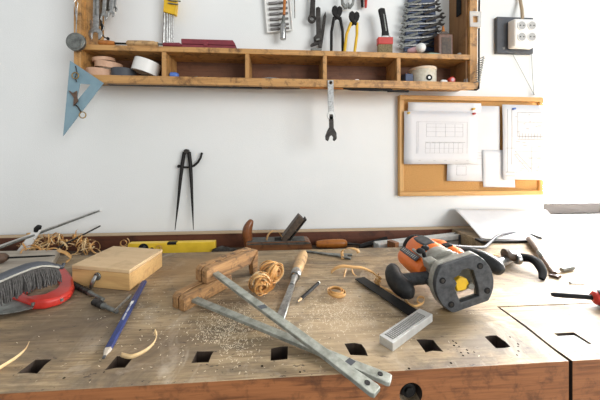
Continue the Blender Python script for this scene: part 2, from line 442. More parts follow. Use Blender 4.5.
# ================================================================= wall shelf
YS = 1.02; zT, zTb, zL, zLb = .684, .665, .577, .549
XL0, XL1 = W(73.5, 40, YS).x, W(80.5, 40, YS).x
XR0, XR1 = W(470, 40, YS).x, W(477.5, 40, YS).x
sh = thing('wall_shelf', 'honey coloured wooden wall shelf with a row of open compartments', 'shelf', ((XL0+XR1)/2, 1.08, zLb))
osx = sh.location
ZT = 1.12
def part(name, mat, c, sz, bev=.0015):
    return MB(osx).box(c, sz).build(name, mat, sh, bevel=bev)
part('side_panel', 'shelf_v', ((XL0+XL1)/2, (YS+WALL)/2, (.5695+ZT)/2), (XL1-XL0, WALL-YS-.001, ZT-.5695))
part('side_panel', 'shelf_v', ((XR0+XR1)/2, (YS+WALL)/2, (.5695+ZT)/2), (XR1-XR0, WALL-YS-.001, ZT-.5695))
part('shelf_board', 'shelf', ((XL1+XR0)/2, (YS+WALL)/2, (zT+zTb)/2), (XR0-XL1, WALL-YS-.001, zT-zTb))
part('bottom_board', 'shelf', ((XL1+XR0)/2, (YS+.014+WALL)/2, .5725), (XR0-XL1, WALL-YS-.015, .007), .0005)
part('front_lip', 'shelf', ((XL0+XR1)/2, YS-.003, (zL+zLb)/2), (XR1-XL0, .0055, zL-zLb), .001)
part('front_lip', 'shelf', ((XL1+XR0)/2, YS+.007, (.570+zLb)/2), (XR0-XL1, .0135, .570-zLb))
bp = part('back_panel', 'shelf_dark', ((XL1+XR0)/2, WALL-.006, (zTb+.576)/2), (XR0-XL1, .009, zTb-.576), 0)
bp['label'] = 'darker brown back panel behind the compartments'
for px in (163.5, 247, 325, 399):
    x = W(px, 65, YS).x
    part('divider', 'shelf_v', (x, (YS+.002+WALL-.011)/2, (zTb+.5762)/2), (.015, WALL-.011-YS-.002, zTb-.5764))
# darker inner faces seen at both ends
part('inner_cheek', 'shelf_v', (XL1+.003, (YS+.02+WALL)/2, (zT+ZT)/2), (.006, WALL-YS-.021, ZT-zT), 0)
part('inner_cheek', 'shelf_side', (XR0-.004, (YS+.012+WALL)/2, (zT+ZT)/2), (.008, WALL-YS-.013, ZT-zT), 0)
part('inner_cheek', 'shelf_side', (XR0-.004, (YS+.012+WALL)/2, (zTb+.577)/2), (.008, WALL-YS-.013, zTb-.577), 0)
# ================================================================= things on the wall shelf and the wall
def wl(pts, y, org):               # pixel outline -> (x, z) on the plane y, still in world coordinates
    return [(p.x, p.z) for p in (W(a, b, y) for a, b in pts)]
def mid(pts, y):
    xs = [W(a, b, y) for a, b in pts]
    return Vector((sum(p.x for p in xs)/len(xs), y, min(p.z for p in xs)))
def wall_prism(pts, y0, y1, org, holes=()):
    return MB(org).prism(wl(pts, y0, org), y0, y1, 'xz', [wl(h, y0, org) for h in holes])
# --- combination spanners hanging in a bunch at the left end
def open_head(Rr, sh, L, c=(0, 0), rot=0.0):     # outline of an open jaw (opening down) with a shank going up
    p = [(.48*Rr, -.9*Rr)] + [(Rr*math.cos(R(a)), Rr*math.sin(R(a))) for a in range(-48, 66, 14)]
    p += [(sh, 1.15*Rr), (sh, L), (-sh, L), (-sh, 1.15*Rr)]
    p += [(Rr*math.cos(R(a)), Rr*math.sin(R(a))) for a in range(116, 230, 14)] + [(-.48*Rr, -.9*Rr), (-.42*Rr, 0.0), (-.2*Rr, .25*Rr), (.2*Rr, .25*Rr), (.42*Rr, 0.0)]
    cr, sr = math.cos(rot), math.sin(rot)
    return [(c[0]+x*cr-z*sr, c[1]+x*sr+z*cr) for x, z in p]
hang = [(87.5, 25, -30, 5.6, 1.060, .05), (95.5, 34, -26, 6.2, 1.052, -.02), (100, 27, -30, 4.0, 1.075, -.06), (103.5, 17, -34, 3.8, 1.062, -.07), (107.5, 12, -34, 3.6, 1.078, -.09), (111, 14, -30, 3.3, 1.060, -.1), (114, 9, -30, 3.0, 1.075, -.12)]
hl = ['bright combination spanner hanging at the left end of the bunch by the shelf side', 'largest combination spanner of the hanging bunch, reaching lowest towards the shelf', 'combination spanner half hidden behind the largest one in the hanging bunch', 'middle-sized combination spanner in the middle of the hanging bunch', 'thin combination spanner right of the middle of the hanging bunch', 'small combination spanner second from the right in the hanging bunch', 'smallest combination spanner, at the right edge of the hanging bunch']
for (px, py, ty, rr, y, tilt), lb in zip(hang, hl):
    p = W(px, py, y); k = y/F; Rr = rr*k; L = (py-ty)*k
    t = thing('combination_spanner', lb, 'spanner', p, (0, -tilt, 0), 'combination spanners hanging in a bunch')
    MB().prism(open_head(Rr, Rr*.42, L), -.0025, .0025, 'xz').build('open_jaw', 'steel', t, bevel=.001)
    MB().ring((0, 0, L+Rr*.5), (0, 1, 0), Rr*.9, Rr*.55, .007, 20).build('ring_end', 'steel', t)
    if rr > 5: MB().box((0, -.003, L*.55), (Rr*.25, .001, L*.5)).build('shank_groove', 'steel_dull', t)
# hooked rod end beside the bunch
p = W(101, 37, 1.07)
o = MB(p).tube([W(101, 20, 1.07), W(102, 34, 1.07), W(104.5, 37.5, 1.068), W(108, 38.6, 1.06)], .0022, 8).ball(W(108, 38.6, 1.06), .0055).build('hooked_rod', 'black_iron')
tag(o, 'thin black hooked rod with a ball end below the hanging spanners', 'rod')
# --- inspection mirror hanging at the left post
p = W(76, 42, 1.006)
t = thing('inspection_mirror', 'round grey metal disc on a thin wire stem hanging at the left shelf post', 'mirror', p)
MB(p).lathe(p+Vector((0, -.006, 0)), p+Vector((0, .006, 0)), [(0, .026), (.15, .0305), (.85, .0315), (1, .029)], 36).build('disc', 'steel_dull', t, bevel=.001)
MB(p).lathe(p+Vector((0, -.0075, 0)), p+Vector((0, -.0055, 0)), [(0, .024), (1, .0255)], 32).build('face', 'steel_dull', t)
MB(p).tube([W(76, 35, 1.006), W(76.5, 20, 1.008), W(75.4, 8, 1.010), W(74, 3, 1.01), W(76, -1, 1.01), W(78, 3, 1.01), W(77, 9, 1.01), W(76.8, 20, 1.008)], .0014, 6).build('wire_stem', 'steel', t)
# --- blue set square and the hooks over it
ss = [(70, 60.5), (103.5, 83), (63, 136)]; hole = [(79, 84), (90.5, 85.5), (76.5, 101), (77, 91)]
q = mid(ss, 1.003)
o = wall_prism(ss, 1.002, 1.0045, q, [[(80, 83.5), (90.5, 84.5), (76.2, 101.5)]]).build('set_square', 'setsquare')
tag(o, 'pale blue plastic set square hanging at the lower left shelf corner', 'set square')
p = W(76, 80, .995)
t = thing('iron_hook', 'small rusty iron hook with rings hanging in front of the blue set square', 'hook', p)
MB(p).tube([W(75.5, 66, .996), W(77, 72, .995), W(75.2, 77, .995), W(76.5, 82, .995)], .0016, 6).build('wire_loop', 'iron', t)
for c, r in (((75.3, 75.5), .0105), ((82.6, 115), .0105)):
    k = W(c[0], c[1], .994)
    MB(p).tube([k+Vector((r*math.cos(a*PI/9), 0, r*math.sin(a*PI/9))) for a in range(18)], .0018, 6, closed=True).build('ring', 'brass', t)
MB(p).prism(wl([(68, 90), (72.5, 93), (76.5, 90.5), (76, 96), (77.5, 101), (73, 106), (73.5, 98)], .992, p), .992, .998, 'xz').build('hook_plate', 'oldwood', t, bevel=.001)
MB(p).tube([W(74.5, 104, .994), W(78, 107, .994), W(81, 112, .994)], .0022, 6).build('shackle', 'iron', t)
# --- yellow hex key set
p = W(168.5, 40, 1.10)
t = thing('hex_key_set', 'set of hex keys in a yellow plastic holder standing on the shelf', 'hex keys', (p.x, 1.10, zT), 0)
op = t.location.copy()
MB(op).prism(wl([(162.5, -8), (176, -8), (176.5, 3), (175.5, 14.6), (169, 13.2), (163, 11.5), (163.8, 2)], 1.092, op), 1.092, 1.112, 'xz').build('holder', 'yellow', t, bevel=.0015)
for i, (x0, x1, b, r) in enumerate([(164.6, 163.6, 43, 1.05), (167.2, 167.0, 43, .95), (169.8, 169.0, 43, .8), (171.5, 171.4, 38, .62), (173.5, 173.0, 42, .55)]):
    zb = max(W(x1, b, 1.10).z, zT+.001)
    a = W(x0, 10, 1.10); bb = W(x1, b, 1.10); bb.z = zb
    MB(op).cyl(bb, a, r*.0042, seg=6).build('hex_key', 'steel', t)
for j, (x1, z1) in enumerate(((180.5, 1.2), (178, 4.5))):
    MB(op).tube([W(168, 0+3*j, 1.088), W(174, 1+3*j, 1.088), W(x1, z1, 1.088)], .0024, 6).build('hex_key', 'steel_dull', t)
# --- long tools lying on the shelf board
def lie(px0, px1, y, z, name, label, cat, builder):
    a = W(px0, 45, y); b = W(px1, 45, y)
    t = thing(name, label, cat, (a.x, y, z)); builder(t, b.x-a.x); return t
def f1(t, L):
    MB().lathe((0, 0, 0), (L*.55, 0, 0), [(0, .006), (.08, .0095), (.5, .0105), (.92, .008), (1, .006)], 14).build('handle', 'orange_handle', t)
    MB().cyl((L*.53, 0, 0), (L, 0, 0), .0042, .0036, 8).build('blade', 'black_iron', t)
lie(99, 128, 1.040, zT+.0125, 'file', 'old file with an orange-brown handle lying at the left end of the shelf', 'file', f1)
def f2(t, L):
    MB().lathe((0, 0, 0), (L, 0, 0), [(0, .007), (.05, .0105), (.5, .0115), (.88, .0105), (.93, .008), (1, .008)], 14).build('handle', 'handle', t)
    MB().cyl((L*.97, 0, 0), (L*1.14, 0, 0), .0045, .004, 8).build('blade', 'steel_dull', t)
lie(127, 158, 1.036, zT+.0125, 'wood_chisel', 'short pale-handled chisel lying on the shelf left of the hex keys', 'chisel', f2)
def f3(t, L):
    MB().lathe((0, 0, 0), (L, 0, 0), [(0, .006), (.05, .0075), (.9, .0085), (1, .006)], 10).build('handle', 'maroon', t)
lie(163, 181, 1.034, zT+.0105, 'maroon_stick', 'thin maroon stick lying on the shelf below the hex keys', 'stick', f3)
a = W(182.5, 48, 1.05); b = W(236, 48, 1.05); hh = W(182, 40.3, 1.05).z-zT
t = thing('drill_bit_case', 'closed maroon plastic case lying on the shelf', 'case', ((a.x+b.x)/2, 1.07, zT+.0003))
Lc = b.x-a.x
for (n, z0, z1) in (('case_base', 0, hh*.42), ('case_lid', hh*.46, hh)):
    MB().prism([(-Lc/2, z0), (Lc/2*(1.0 if n == 'case_base' else 1), z0), (Lc/2*(.985 if z0 else 1.0), z0+(z1-z0)*.35), (Lc/2*(.90 if z0 else .985), z1), (-Lc/2, z1)], -.035, .03, 'xz').build(n, 'maroon', t, bevel=.0015)
MB().box((0, 0, hh*.44), (Lc*.97, .060, hh*.06)).build('seam', 'label_dark', t)
MB().box((-Lc*.05, -.0365, hh*.45), (.014, .004, hh*.35)).build('latch', 'maroon', t, bevel=.001)
# --- bit tray and nut driver
y = 1.128; org = mid([(264, -15), (292.5, 31)], y)
t = thing('bit_tray', 'flat white tray of grey bits hanging on the wall above the shelf', 'tray', org)
outl = [(263, -20), (288, -20), (292.5, 30), (267.5, 32.5)]
MB(org).prism(wl(outl, y, org), y, y+.008, 'xz').build('tray_back', 'white', t, bevel=.001)
tl, tr = (264.5, 288.8), (268.8, 291.5)
for (q0, q1) in (((263, -20), (267.5, 32.5)), ((288, -20), (292.5, 30)), ((267.5, 32.2), (292.5, 29.8))):
    a, b = W(*q0, y-.004), W(*q1, y-.004); MB(org).tube([a, b], .0032, 6).build('rim', 'white', t)
for i, yy in enumerate((-10, -5, 2.5, 8, 13.2, 18.6, 24, 28.2)):
    xl = 264.6+ (yy+20)/52*4.2; xr = 286.5+(yy+20)/50*4
    a, b = W(xl+2, yy+1, y-.005), W(xr-1.2, yy-.3, y-.005)
    MB(org).lathe(a, b, [(0, .0055), (.45, .0058), (.5, .0042), (1, .0042)], 8).build('bit', 'rod', t)
t = thing('nut_driver', 'nut driver with an orange shaft and bright socket hanging before the white bit tray', 'nut driver', W(283, 38, 1.10))
o_ = t.location.copy()
MB(o_).cyl(W(284, 15, 1.10), W(285.5, -22, 1.10), .0058, .0062, 10).build('handle', 'orange_handle', t)
MB(o_).lathe(W(283.7, 16, 1.10), W(283.1, 24.5, 1.10), [(0, .0052), (.3, .0075), (.5, .006), (1, .010)], 14).build('ferrule', 'steel_dull', t)
MB(o_).lathe(W(283.2, 23.5, 1.10), W(283, 39.5, 1.10), [(0, .0092), (.25, .0115), (.95, .0123), (1, .011)], 18).build('socket', 'steel', t, bevel=.0005)
a = W(294.6, 10, 1.125)
o = MB(a).cyl(W(294.2, -20, 1.125), W(294.8, 18, 1.125), .0019, seg=8).build('steel_pin', 'steel_dull'); tag(o, 'thin steel pin hanging right beside the white bit tray', 'pin')
# --- ring spanner, adjustable spanner, flat blade
t = thing('ring_spanner', 'dark grey ring spanner hanging from above, its ring end down', 'spanner', W(312, 19, 1.115))
o_ = t.location.copy(); c = W(311.8, 19, 1.115)
MB(o_).ring(c, (0, 1, 0), .0165, .0085, .011, 24).build('ring_end', 'iron', t, bevel=.001)
MB(o_).prism(wl([(309.5, 15), (311.8, -18), (315.8, -18), (315, 16)], 1.112, o_), 1.112, 1.119, 'xz').build('shank', 'iron', t, bevel=.001)
t = thing('adjustable_spanner', 'grey adjustable spanner standing on the shelf, jaw down', 'spanner', (W(318, 49, 1.11).x, 1.11, zT))
o_ = t.location.copy()
zz = lambda px, py: (W(px, py, 1.105).x, max(W(px, py, 1.105).z, zT+.001))
MB(o_).prism([zz(*q) for q in [(316, 7.5), (318.5, 6.5), (320.5, 8), (321, 34), (322.5, 38), (321.8, 47), (318.5, 47), (318.5, 44), (311, 46.5), (310.4, 44.5), (314.2, 42), (313.6, 37), (316.5, 34)]], 1.105, 1.115, 'xz').build('handle_and_jaw', 'iron', t, bevel=.001)
MB(o_).prism([zz(*q) for q in [(310.8, 48.2), (322, 48.5), (321.5, 50.5), (311, 50.5)]], 1.104, 1.116, 'xz').build('sliding_jaw', 'steel_dull', t, bevel=.0008)
MB(o_).cyl(W(316, 40, 1.10), W(319.6, 39.5, 1.10), .0048, seg=12).build('worm_screw', 'steel_dull', t)
o = MB((W(324, 30, 1.125).x, 1.125, zT)).prism([zz(*q) for q in [(326.2, 9), (327, 14), (325, 30), (322.6, 46), (320.8, 46), (322, 28), (324, 14)]], 1.123, 1.128, 'xz').build('blade', 'iron')
o.name = 'scraper_blade'; tag(o, 'pointed dark blade leaning against the wall behind the adjustable spanner', 'blade')
# --- pincers
def pincers(label, cx, top, bot, xl, xr, wj, grip, y=1.10, name='pincers'):
    z0 = zT
    t = thing(name, label, 'pincers', (W(cx, 40, y).x, y, z0)); o_ = t.location.copy()
    k = y/F
    P = lambda px, py: W(px, py, y)
    for s in (-1, 1):
        jw = [(cx+s*.2, top+1.5), (cx+s*wj*.45, top), (cx+s*wj*.9, top+1.6), (cx+s*wj, top+5), (cx+s*wj*.8, top+8.6), (cx+s*wj*.25, top+12), (cx-s*wj*.4, top+14), (cx-s*wj*.45, top+12), (cx+s*.1, top+9.6)]
        MB(o_).prism([(P(*q).x, P(*q).z) for q in jw], y-.007+s*.002, y+.004+s*.002, 'xz').build('jaw', 'black_iron', t, bevel=.0012)
        xe = xr if s > 0 else xl
        pa = P(cx+s*wj*.55, top+11.2); pm = P((cx+s*wj+xe)/2, (top+bot)/2+2); pz = P(xe, bot)
        if pz.z < z0+.003: pz.z = z0+.003
        MB(o_).tube([P(cx-s*wj*.2, top+10.5), pa], [.0042, .0058], 10).build('arm', 'black_iron', t)
        n = 7
        MB(o_).tube([pa.lerp(pm, i/3) if i <= 3 else pm.lerp(pz, (i-3)/3) for i in range(n)], [.0062, .0060, .0058, .0056, .0056, .0058, .0052], 10).build('handle', grip, t)
    MB(o_).cyl(P(cx, top+10.5)-Vector((0, .009, 0)), P(cx, top+10.5)+Vector((0, .006, 0)), .0055, seg=12).build('rivet', 'iron', t)
    return t
pincers('black iron carpenter pincers standing open-legged against the wall on the shelf', 337, 6.3, 53, 331.3, 342.8, 5.4, 'black_iron')
pincers('small pincers with yellow handles standing on the shelf', 354, 11.8, 53, 344.5, 354.5, 5.4, 'yellow', 1.085)
t = thing('hanging_pincers', 'grey pincers hanging head down from above, only the jaws in view', 'pincers', W(348, 8, 1.11)); o_ = t.location.copy()
for s in (-1, 1):
    MB(o_).prism(wl([(348+s*.3, 7.6), (348+s*3, 8), (348+s*6.3, 4), (348+s*7, -3), (348+s*3.6, -14), (348+s*2, -14), (348+s*4.8, -3), (348+s*4.0, 2.5), (348+s*2.0, 4.6), (348+s*.6, 2)], 1.105+s*.001, o_), 1.105+s*.001, 1.115+s*.001, 'xz').build('jaw', 'steel_dull', t, bevel=.001)
t = thing('red_pliers', 'red plastic tool grip hanging from above beside the pincers', 'pliers', W(364, 6, 1.12)); o_ = t.location.copy()
for s, m in ((-1, 'black'), (1, 'red')):
    MB(o_).tube([W(364+s*1.6, 7.5, 1.12), W(364+s*1.8, 0, 1.12), W(364+s*1.2, -14, 1.12)], [.0050, .0064, .0055], 10).build('grip', m, t)
# --- paint brush
t = thing('paint_brush', 'flat paint brush with a red ferrule standing bristles down on the shelf', 'brush', (W(386, 50, 1.09).x, 1.09, zT)); o_ = t.location.copy()
MB(o_).prism(wl([(378.6, 8.8), (381.2, 7.4), (385, 7.9), (387.2, 20), (389, 32), (390, 36.5), (382.2, 36.5), (382.6, 30), (380.6, 18)], 1.084, o_), 1.084, 1.096, 'xz').build('handle', 'black_iron', t, bevel=.003)
MB(o_).prism(wl([(383.2, 14), (384.2, 14), (386.8, 31), (385.6, 31)], 1.0835, o_), 1.0825, 1.085, 'xz').build('handle_stripe', 'steel_dull', t)
MB(o_).prism(wl([(382.6, 35.5), (389.6, 35.5), (391.6, 37.5), (380.5, 37.5)], 1.084, o_), 1.083, 1.097, 'xz').build('shoulder', 'steel', t, bevel=.001)
MB(o_).prism(wl([(378.3, 36.8), (393.3, 36.8), (393.2, 44), (378.4, 44)], 1.079, o_), 1.079, 1.101, 'xz').build('ferrule', 'red', t, bevel=.002)
xa, xb = W(378.8, 44, 1.08).x, W(392.8, 44, 1.08).x; zt = W(385, 43.6, 1.08).z
mb = MB(o_)
for i in range(15):
    for j in range(4):
        x = xa+(xb-xa)*(i+.5)/15; yy = 1.083+.0047*j
        mb.cyl((x, yy, zT+.0005+random.random()*.002), (x, yy, zt+.004), .0022, .0024, 5)
mb.build('bristles', 'bristle_tan', t)
# --- spanner rack
y = 1.118; c = W(422, 20, y)
t = thing('spanner_rack', 'tapered dark blue plastic rack holding a ladder of double-ended spanners', 'rack', (c.x, y, zT)); o_ = t.location.copy()
def fl(pts, yy): return [(x, max(z, zT+.0005)) for x, z in wl(pts, yy, o_)]
MB(o_).prism(fl([(410.5, -25), (433, -25), (438.5, 51), (404.5, 51)], y), y, y+.012, 'xz').build('rack_body', 'navy', t, bevel=.001)
sp = [(-9, 403.5, 440.5, 4.0), (-3.5, 403, 441, 4.1), (3.2, 402.5, 442, 4.2), (9.3, 401.5, 443.5, 4.5), (16, 400.5, 447.5, 4.8), (23, 399, 446.5, 5.0), (29.8, 397.5, 443.5, 4.8), (37, 396.8, 441, 5.2), (44.5, 396, 437, 5.2)]
names = ['double-ended spanner cut by the top edge of the photo, highest on the blue rack', 'double-ended spanner just above the photo edge on the blue rack', 'topmost fully visible spanner on the blue rack', 'second fully visible spanner from the top of the blue rack', 'long double-ended spanner third from the top of the blue rack', 'double-ended spanner in the middle of the blue rack, fourth from the top', 'double-ended spanner third from the bottom of the blue rack', 'double-ended spanner second from the bottom of the blue rack', 'lowest double-ended spanner on the blue rack, behind the white ball']
for (py, xl, xr, rr), lb in list(zip(sp, names))[2:]:
    yy = y-.008; k = yy/F; Rr = rr*k*.66
    a, b = W(xl+rr, py+1.5, yy), W(xr-rr, py-.4, yy)
    m_ = (a+b)/2; d = b-a; L = d.length; an = math.atan2(d.z, d.x)
    s1 = thing('double_ended_spanner', lb, 'spanner', m_, (R(-9), -an, 0), 'double-ended spanners on the blue rack')
    MB().prism(open_head(Rr, Rr*.40, L*.5, (-L/2, 0), R(-90+15)), -.0028, .0028, 'xz').build('open_jaw', 'steel_dull', s1, bevel=.001)
    MB().prism(open_head(Rr*1.05, Rr*.40, L*.5, (L/2, 0), R(90+15)), -.0028, .0028, 'xz').build('open_jaw', 'iron', s1, bevel=.001)
    MB().box((0, 0, 0), (L*.86, .0050, Rr*.62)).build('shank', 'steel', s1, bevel=.001)
    MB(o_).box((m_.x-.006, y-.003, m_.z-.0115), (.11, .008, .006)).build('slot_rib', 'navy', t)
# --- brown tin, white ball, green thing, bits
t = thing('oil_tin', 'small rusty brown tin bottle with dark label standing right of the spanners', 'tin', (W(446.5, 52, 1.07).x, 1.07, zT)); o_ = t.location.copy()
x0, x1 = W(438.5, 40, 1.055).x, W(453.3, 40, 1.055).x; z1 = W(446, 34, 1.06).z
MB(o_).box(((x0+x1)/2, 1.072, (zT+z1)/2), (x1-x0, .034, z1-zT-.0004)).build('body', 'glass_brown', t, bevel=.004)
MB(o_).prism([(x0+.006, z1-.001), (x1-.006, z1-.001), ((x0+x1)/2+.008, z1+.012), ((x0+x1)/2-.010, z1+.012)], 1.062, 1.082, 'xz').build('shoulder', 'label_dark', t, bevel=.002)
MB(o_).cyl(((x0+x1)/2-.001, 1.072, z1+.01), ((x0+x1)/2-.001, 1.072, z1+.036), .007, .0035, 12).build('spout', 'orange_handle', t)
MB(o_).box(((x0+x1)/2+.002, 1.0545, (zT+z1)/2-.001), ((x1-x0)*.62, .002, (z1-zT)*.68)).build('label', 'label_dark', t)
t = thing('ball_headed_tool', 'white ball-headed tool with a pinkish body lying on the shelf before the spanners', 'tool', (W(420, 50, 1.045).x, 1.045, zT)); o_ = t.location.copy()
cb = W(420.8, 48, 1.043); cb.z = max(cb.z, zT+.0185)
MB(o_).ball(cb, .0185, (1, 1, 1), 20).build('head', 'white', t)
MB(o_).lathe(cb+Vector((-.008, .01, -.002)), cb+Vector((-.042, .022, -.006)), [(0, .0125), (.5, .011), (.9, .009), (1, .006)], 16).build('body', 'pink', t)
o = MB((W(434, 51, 1.05).x, 1.05, zT)).tube([(W(425.5, 50, 1.055).x, 1.055, zT+.0065), (W(430, 50, 1.05).x, 1.05, zT+.0075), (W(436, 50, 1.045).x, 1.045, zT+.006), (W(441, 50, 1.042).x, 1.042, zT+.0045)], [.004, .0065, .0055, .003], 10).build('glue_tube', 'green'); tag(o, 'pale green tube lying on the shelf right of the white ball', 'tube')
o = MB((W(460.5, 52, 1.06).x, 1.06, zT)).cyl((W(460.8, 52, 1.05).x, 1.06, zT+.0003), (W(460.8, 52, 1.05).x, 1.06, zT+.018), .0085, .0075, 14).build('small_pot', 'clear'); tag(o, 'small clear pot in the right corner of the upper shelf', 'pot')
# --- right post: clip, black strip, coil
t = thing('plastic_clip', 'clear plastic clip hooked over the right shelf post', 'clip', W(475, 27, 1.012)); o_ = t.location.copy()
MB(o_).prism(wl([(469.8, 11), (481.3, 11.5), (481, 27), (470.2, 26.5)], 1.012, o_), 1.011, 1.0155, 'xz', [wl([(473, 16), (478, 16), (478, 22.5), (473, 22.5)], 1.012, o_)]).build('face', 'clear', t, bevel=.001)
MB(o_).prism(wl([(479.5, 11.5), (481.3, 11.5), (481, 27), (479.5, 27)], 1.014, o_), 1.015, 1.045, 'xz').build('side', 'clear', t)
x = XR0-.0115
o = MB((x, 1.07, W(464, 14, 1.07).z)).box((x, 1.07, W(464, -3, 1.07).z), (.005, .026, .15)).build('black_strip', 'black', bevel=.001); tag(o, 'black flat strip hanging on the inside of the right shelf side', 'strip')
a, b = W(481.5, 57, 1.004), W(477.0, 83, 1.000); n = 11; pts = []
for i in range(n*14+1):
    f = i/(n*14); c = a.lerp(b, f); an = 2*PI*i/14
    pts.append(c+Vector((.0105*math.cos(an), .0095*math.sin(an), .002*math.cos(an))))
o = MB(a).tube(pts, .0015, 6).build('wire_spiral', 'steel_dull'); tag(o, 'bright wire spiral hanging at the lower right shelf corner', 'spiral')
pts = [W(479.3, -10, 1.03), W(479, 20, 1.03), W(478.9, 55, 1.03), W(478.8, 80, 1.022), W(478.6, 88.5, 1.012), W(476.5, 90, 1.008), W(470, 89.6, 1.03), W(450, 89.0, 1.045), W(412, 88.4, 1.05)]
o = MB(pts[3]).tube(pts, .0032, 8).build('black_cable', 'black'); tag(o, 'thin black cable running down the right shelf post and under the lip', 'cable')
# --- compartment contents
ZC = .5762
def roll(px, py, y, r_out, r_in, h, name, mat, label, cat='tape roll', tilt=None, z=None, grp=None, core='kraft'):
    c = W(px, py, y); 
    if z is not None: c.z = z
    t = thing(name, label, cat, c, tilt or (0, 0, 0), grp)
    MB().ring((0, 0, 0), (0, 0, 1), r_out, r_in, h, 32).build('tape', mat, t, bevel=.0006)
    MB().ring((0, 0, 0), (0, 0, 1), r_in, r_in-.0025, h, 32).build('core', core, t)
    return t
gt = 'tape rolls in the first compartment'
roll(101, 70, 1.070, .046, .036, .030, 'tape_roll', 'mask', 'flat roll of tan masking tape at the bottom left of the first compartment', z=ZC+.0153, grp=gt)
roll(124, 70, 1.068, .040, .031, .034, 'tape_roll', 'slate', 'flat roll of dark grey tape beside the tan masking tape', z=ZC+.0173, grp=gt)
roll(109, 62, 1.072, .043, .035, .022, 'tape_roll', 'mask', 'tilted roll of pale tan masking tape lying across the two lower rolls', tilt=(R(4), R(5), 0), z=ZC+.0495, grp=gt)
roll(104, 58, 1.074, .036, .030, .012, 'tape_roll', 'mask', 'thin tan roll lying topmost on the masking tapes', tilt=(R(5), R(-6), 0), z=ZC+.0700, grp=gt)
roll(146.5, 64, 1.066, .045, .037, .046, 'tape_roll', 'white', 'wide roll of white tape tilted in the first compartment', tilt=(R(-3), R(15), 0), z=ZC+.044, grp=gt)
roll(149, 72, 1.085, .030, .023, .016, 'tape_roll', 'black', 'small black roll half hidden under the white tape', z=ZC+.0083, grp=gt)
c = W(173.5, 73.5, 1.05); c.z = ZC
t = thing('blue_cap', 'small bright blue plastic cap in the second compartment', 'cap', c)
MB().lathe((-.012, 0, .0135), (.018, 0, .012), [(0, .008), (.1, .0115), (.6, .0125), (.9, .010), (1, .006)], 18).build('cap', 'brightblue', t)
random.seed(11)
smalls = [(196, 1.05, 'steel_dull', 'knot of small grey metal fittings in the second compartment'), (203, 1.055, 'steel', 'bright small metal fitting right of the grey ones in the second compartment'), (209, 1.05, 'iron', 'dark small metal fitting at the right of the fittings in the second compartment')]
for px, y, m, lb in smalls:
    c = W(px, 74, y); c.z = ZC
    t = thing('metal_fitting', lb, 'fitting', c, random.uniform(0, 3), 'small fittings in the second compartment')
    MB().ring((0, 0, .006), (.3, 1, .1), .0062, .0035, .009, 14).build('collar', m, t)
    MB().cyl((.004, .001, .0055), (.024, .003, .0045), .0036, .003, 8).build('stem', m, t)
c = W(236, 75, 1.05); c.z = ZC
t = thing('drill_chuck_key', 'grey pin-shaped metal tool lying at the right of the second compartment', 'tool', c)
MB().cyl((-.042, 0, .005), (.032, .004, .005), .0032, .0042, 8).build('shaft', 'steel_dull', t); MB().cyl((.018, 0, .0075), (.042, .004, .0075), .0075, .0065, 12).build('head', 'iron', t)
c = W(270, 77, 1.035); c.z = ZC
o = MB(c).tube([c+Vector((-.03, 0, .004)), c+Vector((0, .006, .0065)), c+Vector((.02, -.002, .005)), c+Vector((.055, .004, .003))], [.0025, .005, .003, .002], 8).build('bent_rod', 'steel'); tag(o, 'bent bright rod lying in the third compartment', 'rod')
c = W(316, 78, 1.04); c.z = ZC
o = MB(c).cyl(c+Vector((-.028, 0, .0045)), c+Vector((.022, .008, .0045)), .0043, .0028, 8).build('nail_punch', 'steel_dull'); tag(o, 'grey nail punch lying at the right of the third compartment', 'punch')
c = W(357, 80, 1.035); c.z = ZC
o = MB(c).ball(c+Vector((0, 0, .0045)), .0045, (2.2, 1.2, 1), 12).build('white_plug', 'white'); tag(o, 'small white plug lying in the fourth compartment', 'plug')
c = W(422.5, 80, 1.075); c.z = ZC
t = thing('round_tin', 'round cream cardboard tin with a tan lid in the right compartment', 'tin', c)
MB().cyl((0, 0, .0003), (0, 0, .054), .050, seg=40).build('body', 'cream', t, bevel=.001)
MB().cyl((0, 0, .054), (0, 0, .064), .0515, seg=40).build('lid', 'kraft', t, bevel=.0015)
MB().lathe((0, -.0492, .018), (0, -.0512, .018), [(0, .0115), (1, .0115)], 24).build('round_mark', 'black', t); MB().lathe((0, -.0505, .018), (0, -.0517, .018), [(0, .005), (1, .005)], 18).build('mark_centre', 'white', t)
c = W(406, 78, 1.06); c.z = ZC
o = MB(c).box(c+Vector((.004, 0, .019)), (.034, .03, .037), Matrix.Rotation(.2, 3, 'Z')).build('navy_box', 'navy', bevel=.002); tag(o, 'small navy box squeezed left of the round tin', 'box')
c = W(444, 80, 1.035); c.z = ZC
o = MB(c).lathe(c+Vector((-.012, 0, .007)), c+Vector((.012, .003, .007)), [(0, .004), (.2, .0068), (.8, .0068), (1, .005)], 12).build('small_stopper', 'white'); tag(o, 'small white cap lying left of the red knob in the right compartment', 'cap')
c = W(451.5, 79, 1.04); c.z = ZC
t = thing('round_red_knob', 'small round red knob in the right compartment', 'knob', c)
MB().lathe((0, -.008, .0135), (0, .012, .0135), [(0, .009), (.15, .0125), (.8, .0130), (1, .010)], 20).build('rim', 'red', t); MB().cyl((0, -.0092, .0135), (0, -.007, .0135), .006, seg=14).build('centre', 'pink', t)
c = W(466.5, 80, 1.04); c.z = ZC
o = MB(c).cyl(c+Vector((-.001, 0, .0003)), c+Vector((-.001, 0, .019)), .0095, .0085, 14).build('grey_stopper', 'grey_socket', bevel=.001); tag(o, 'pale grey cap in the right corner of the right compartment', 'cap')
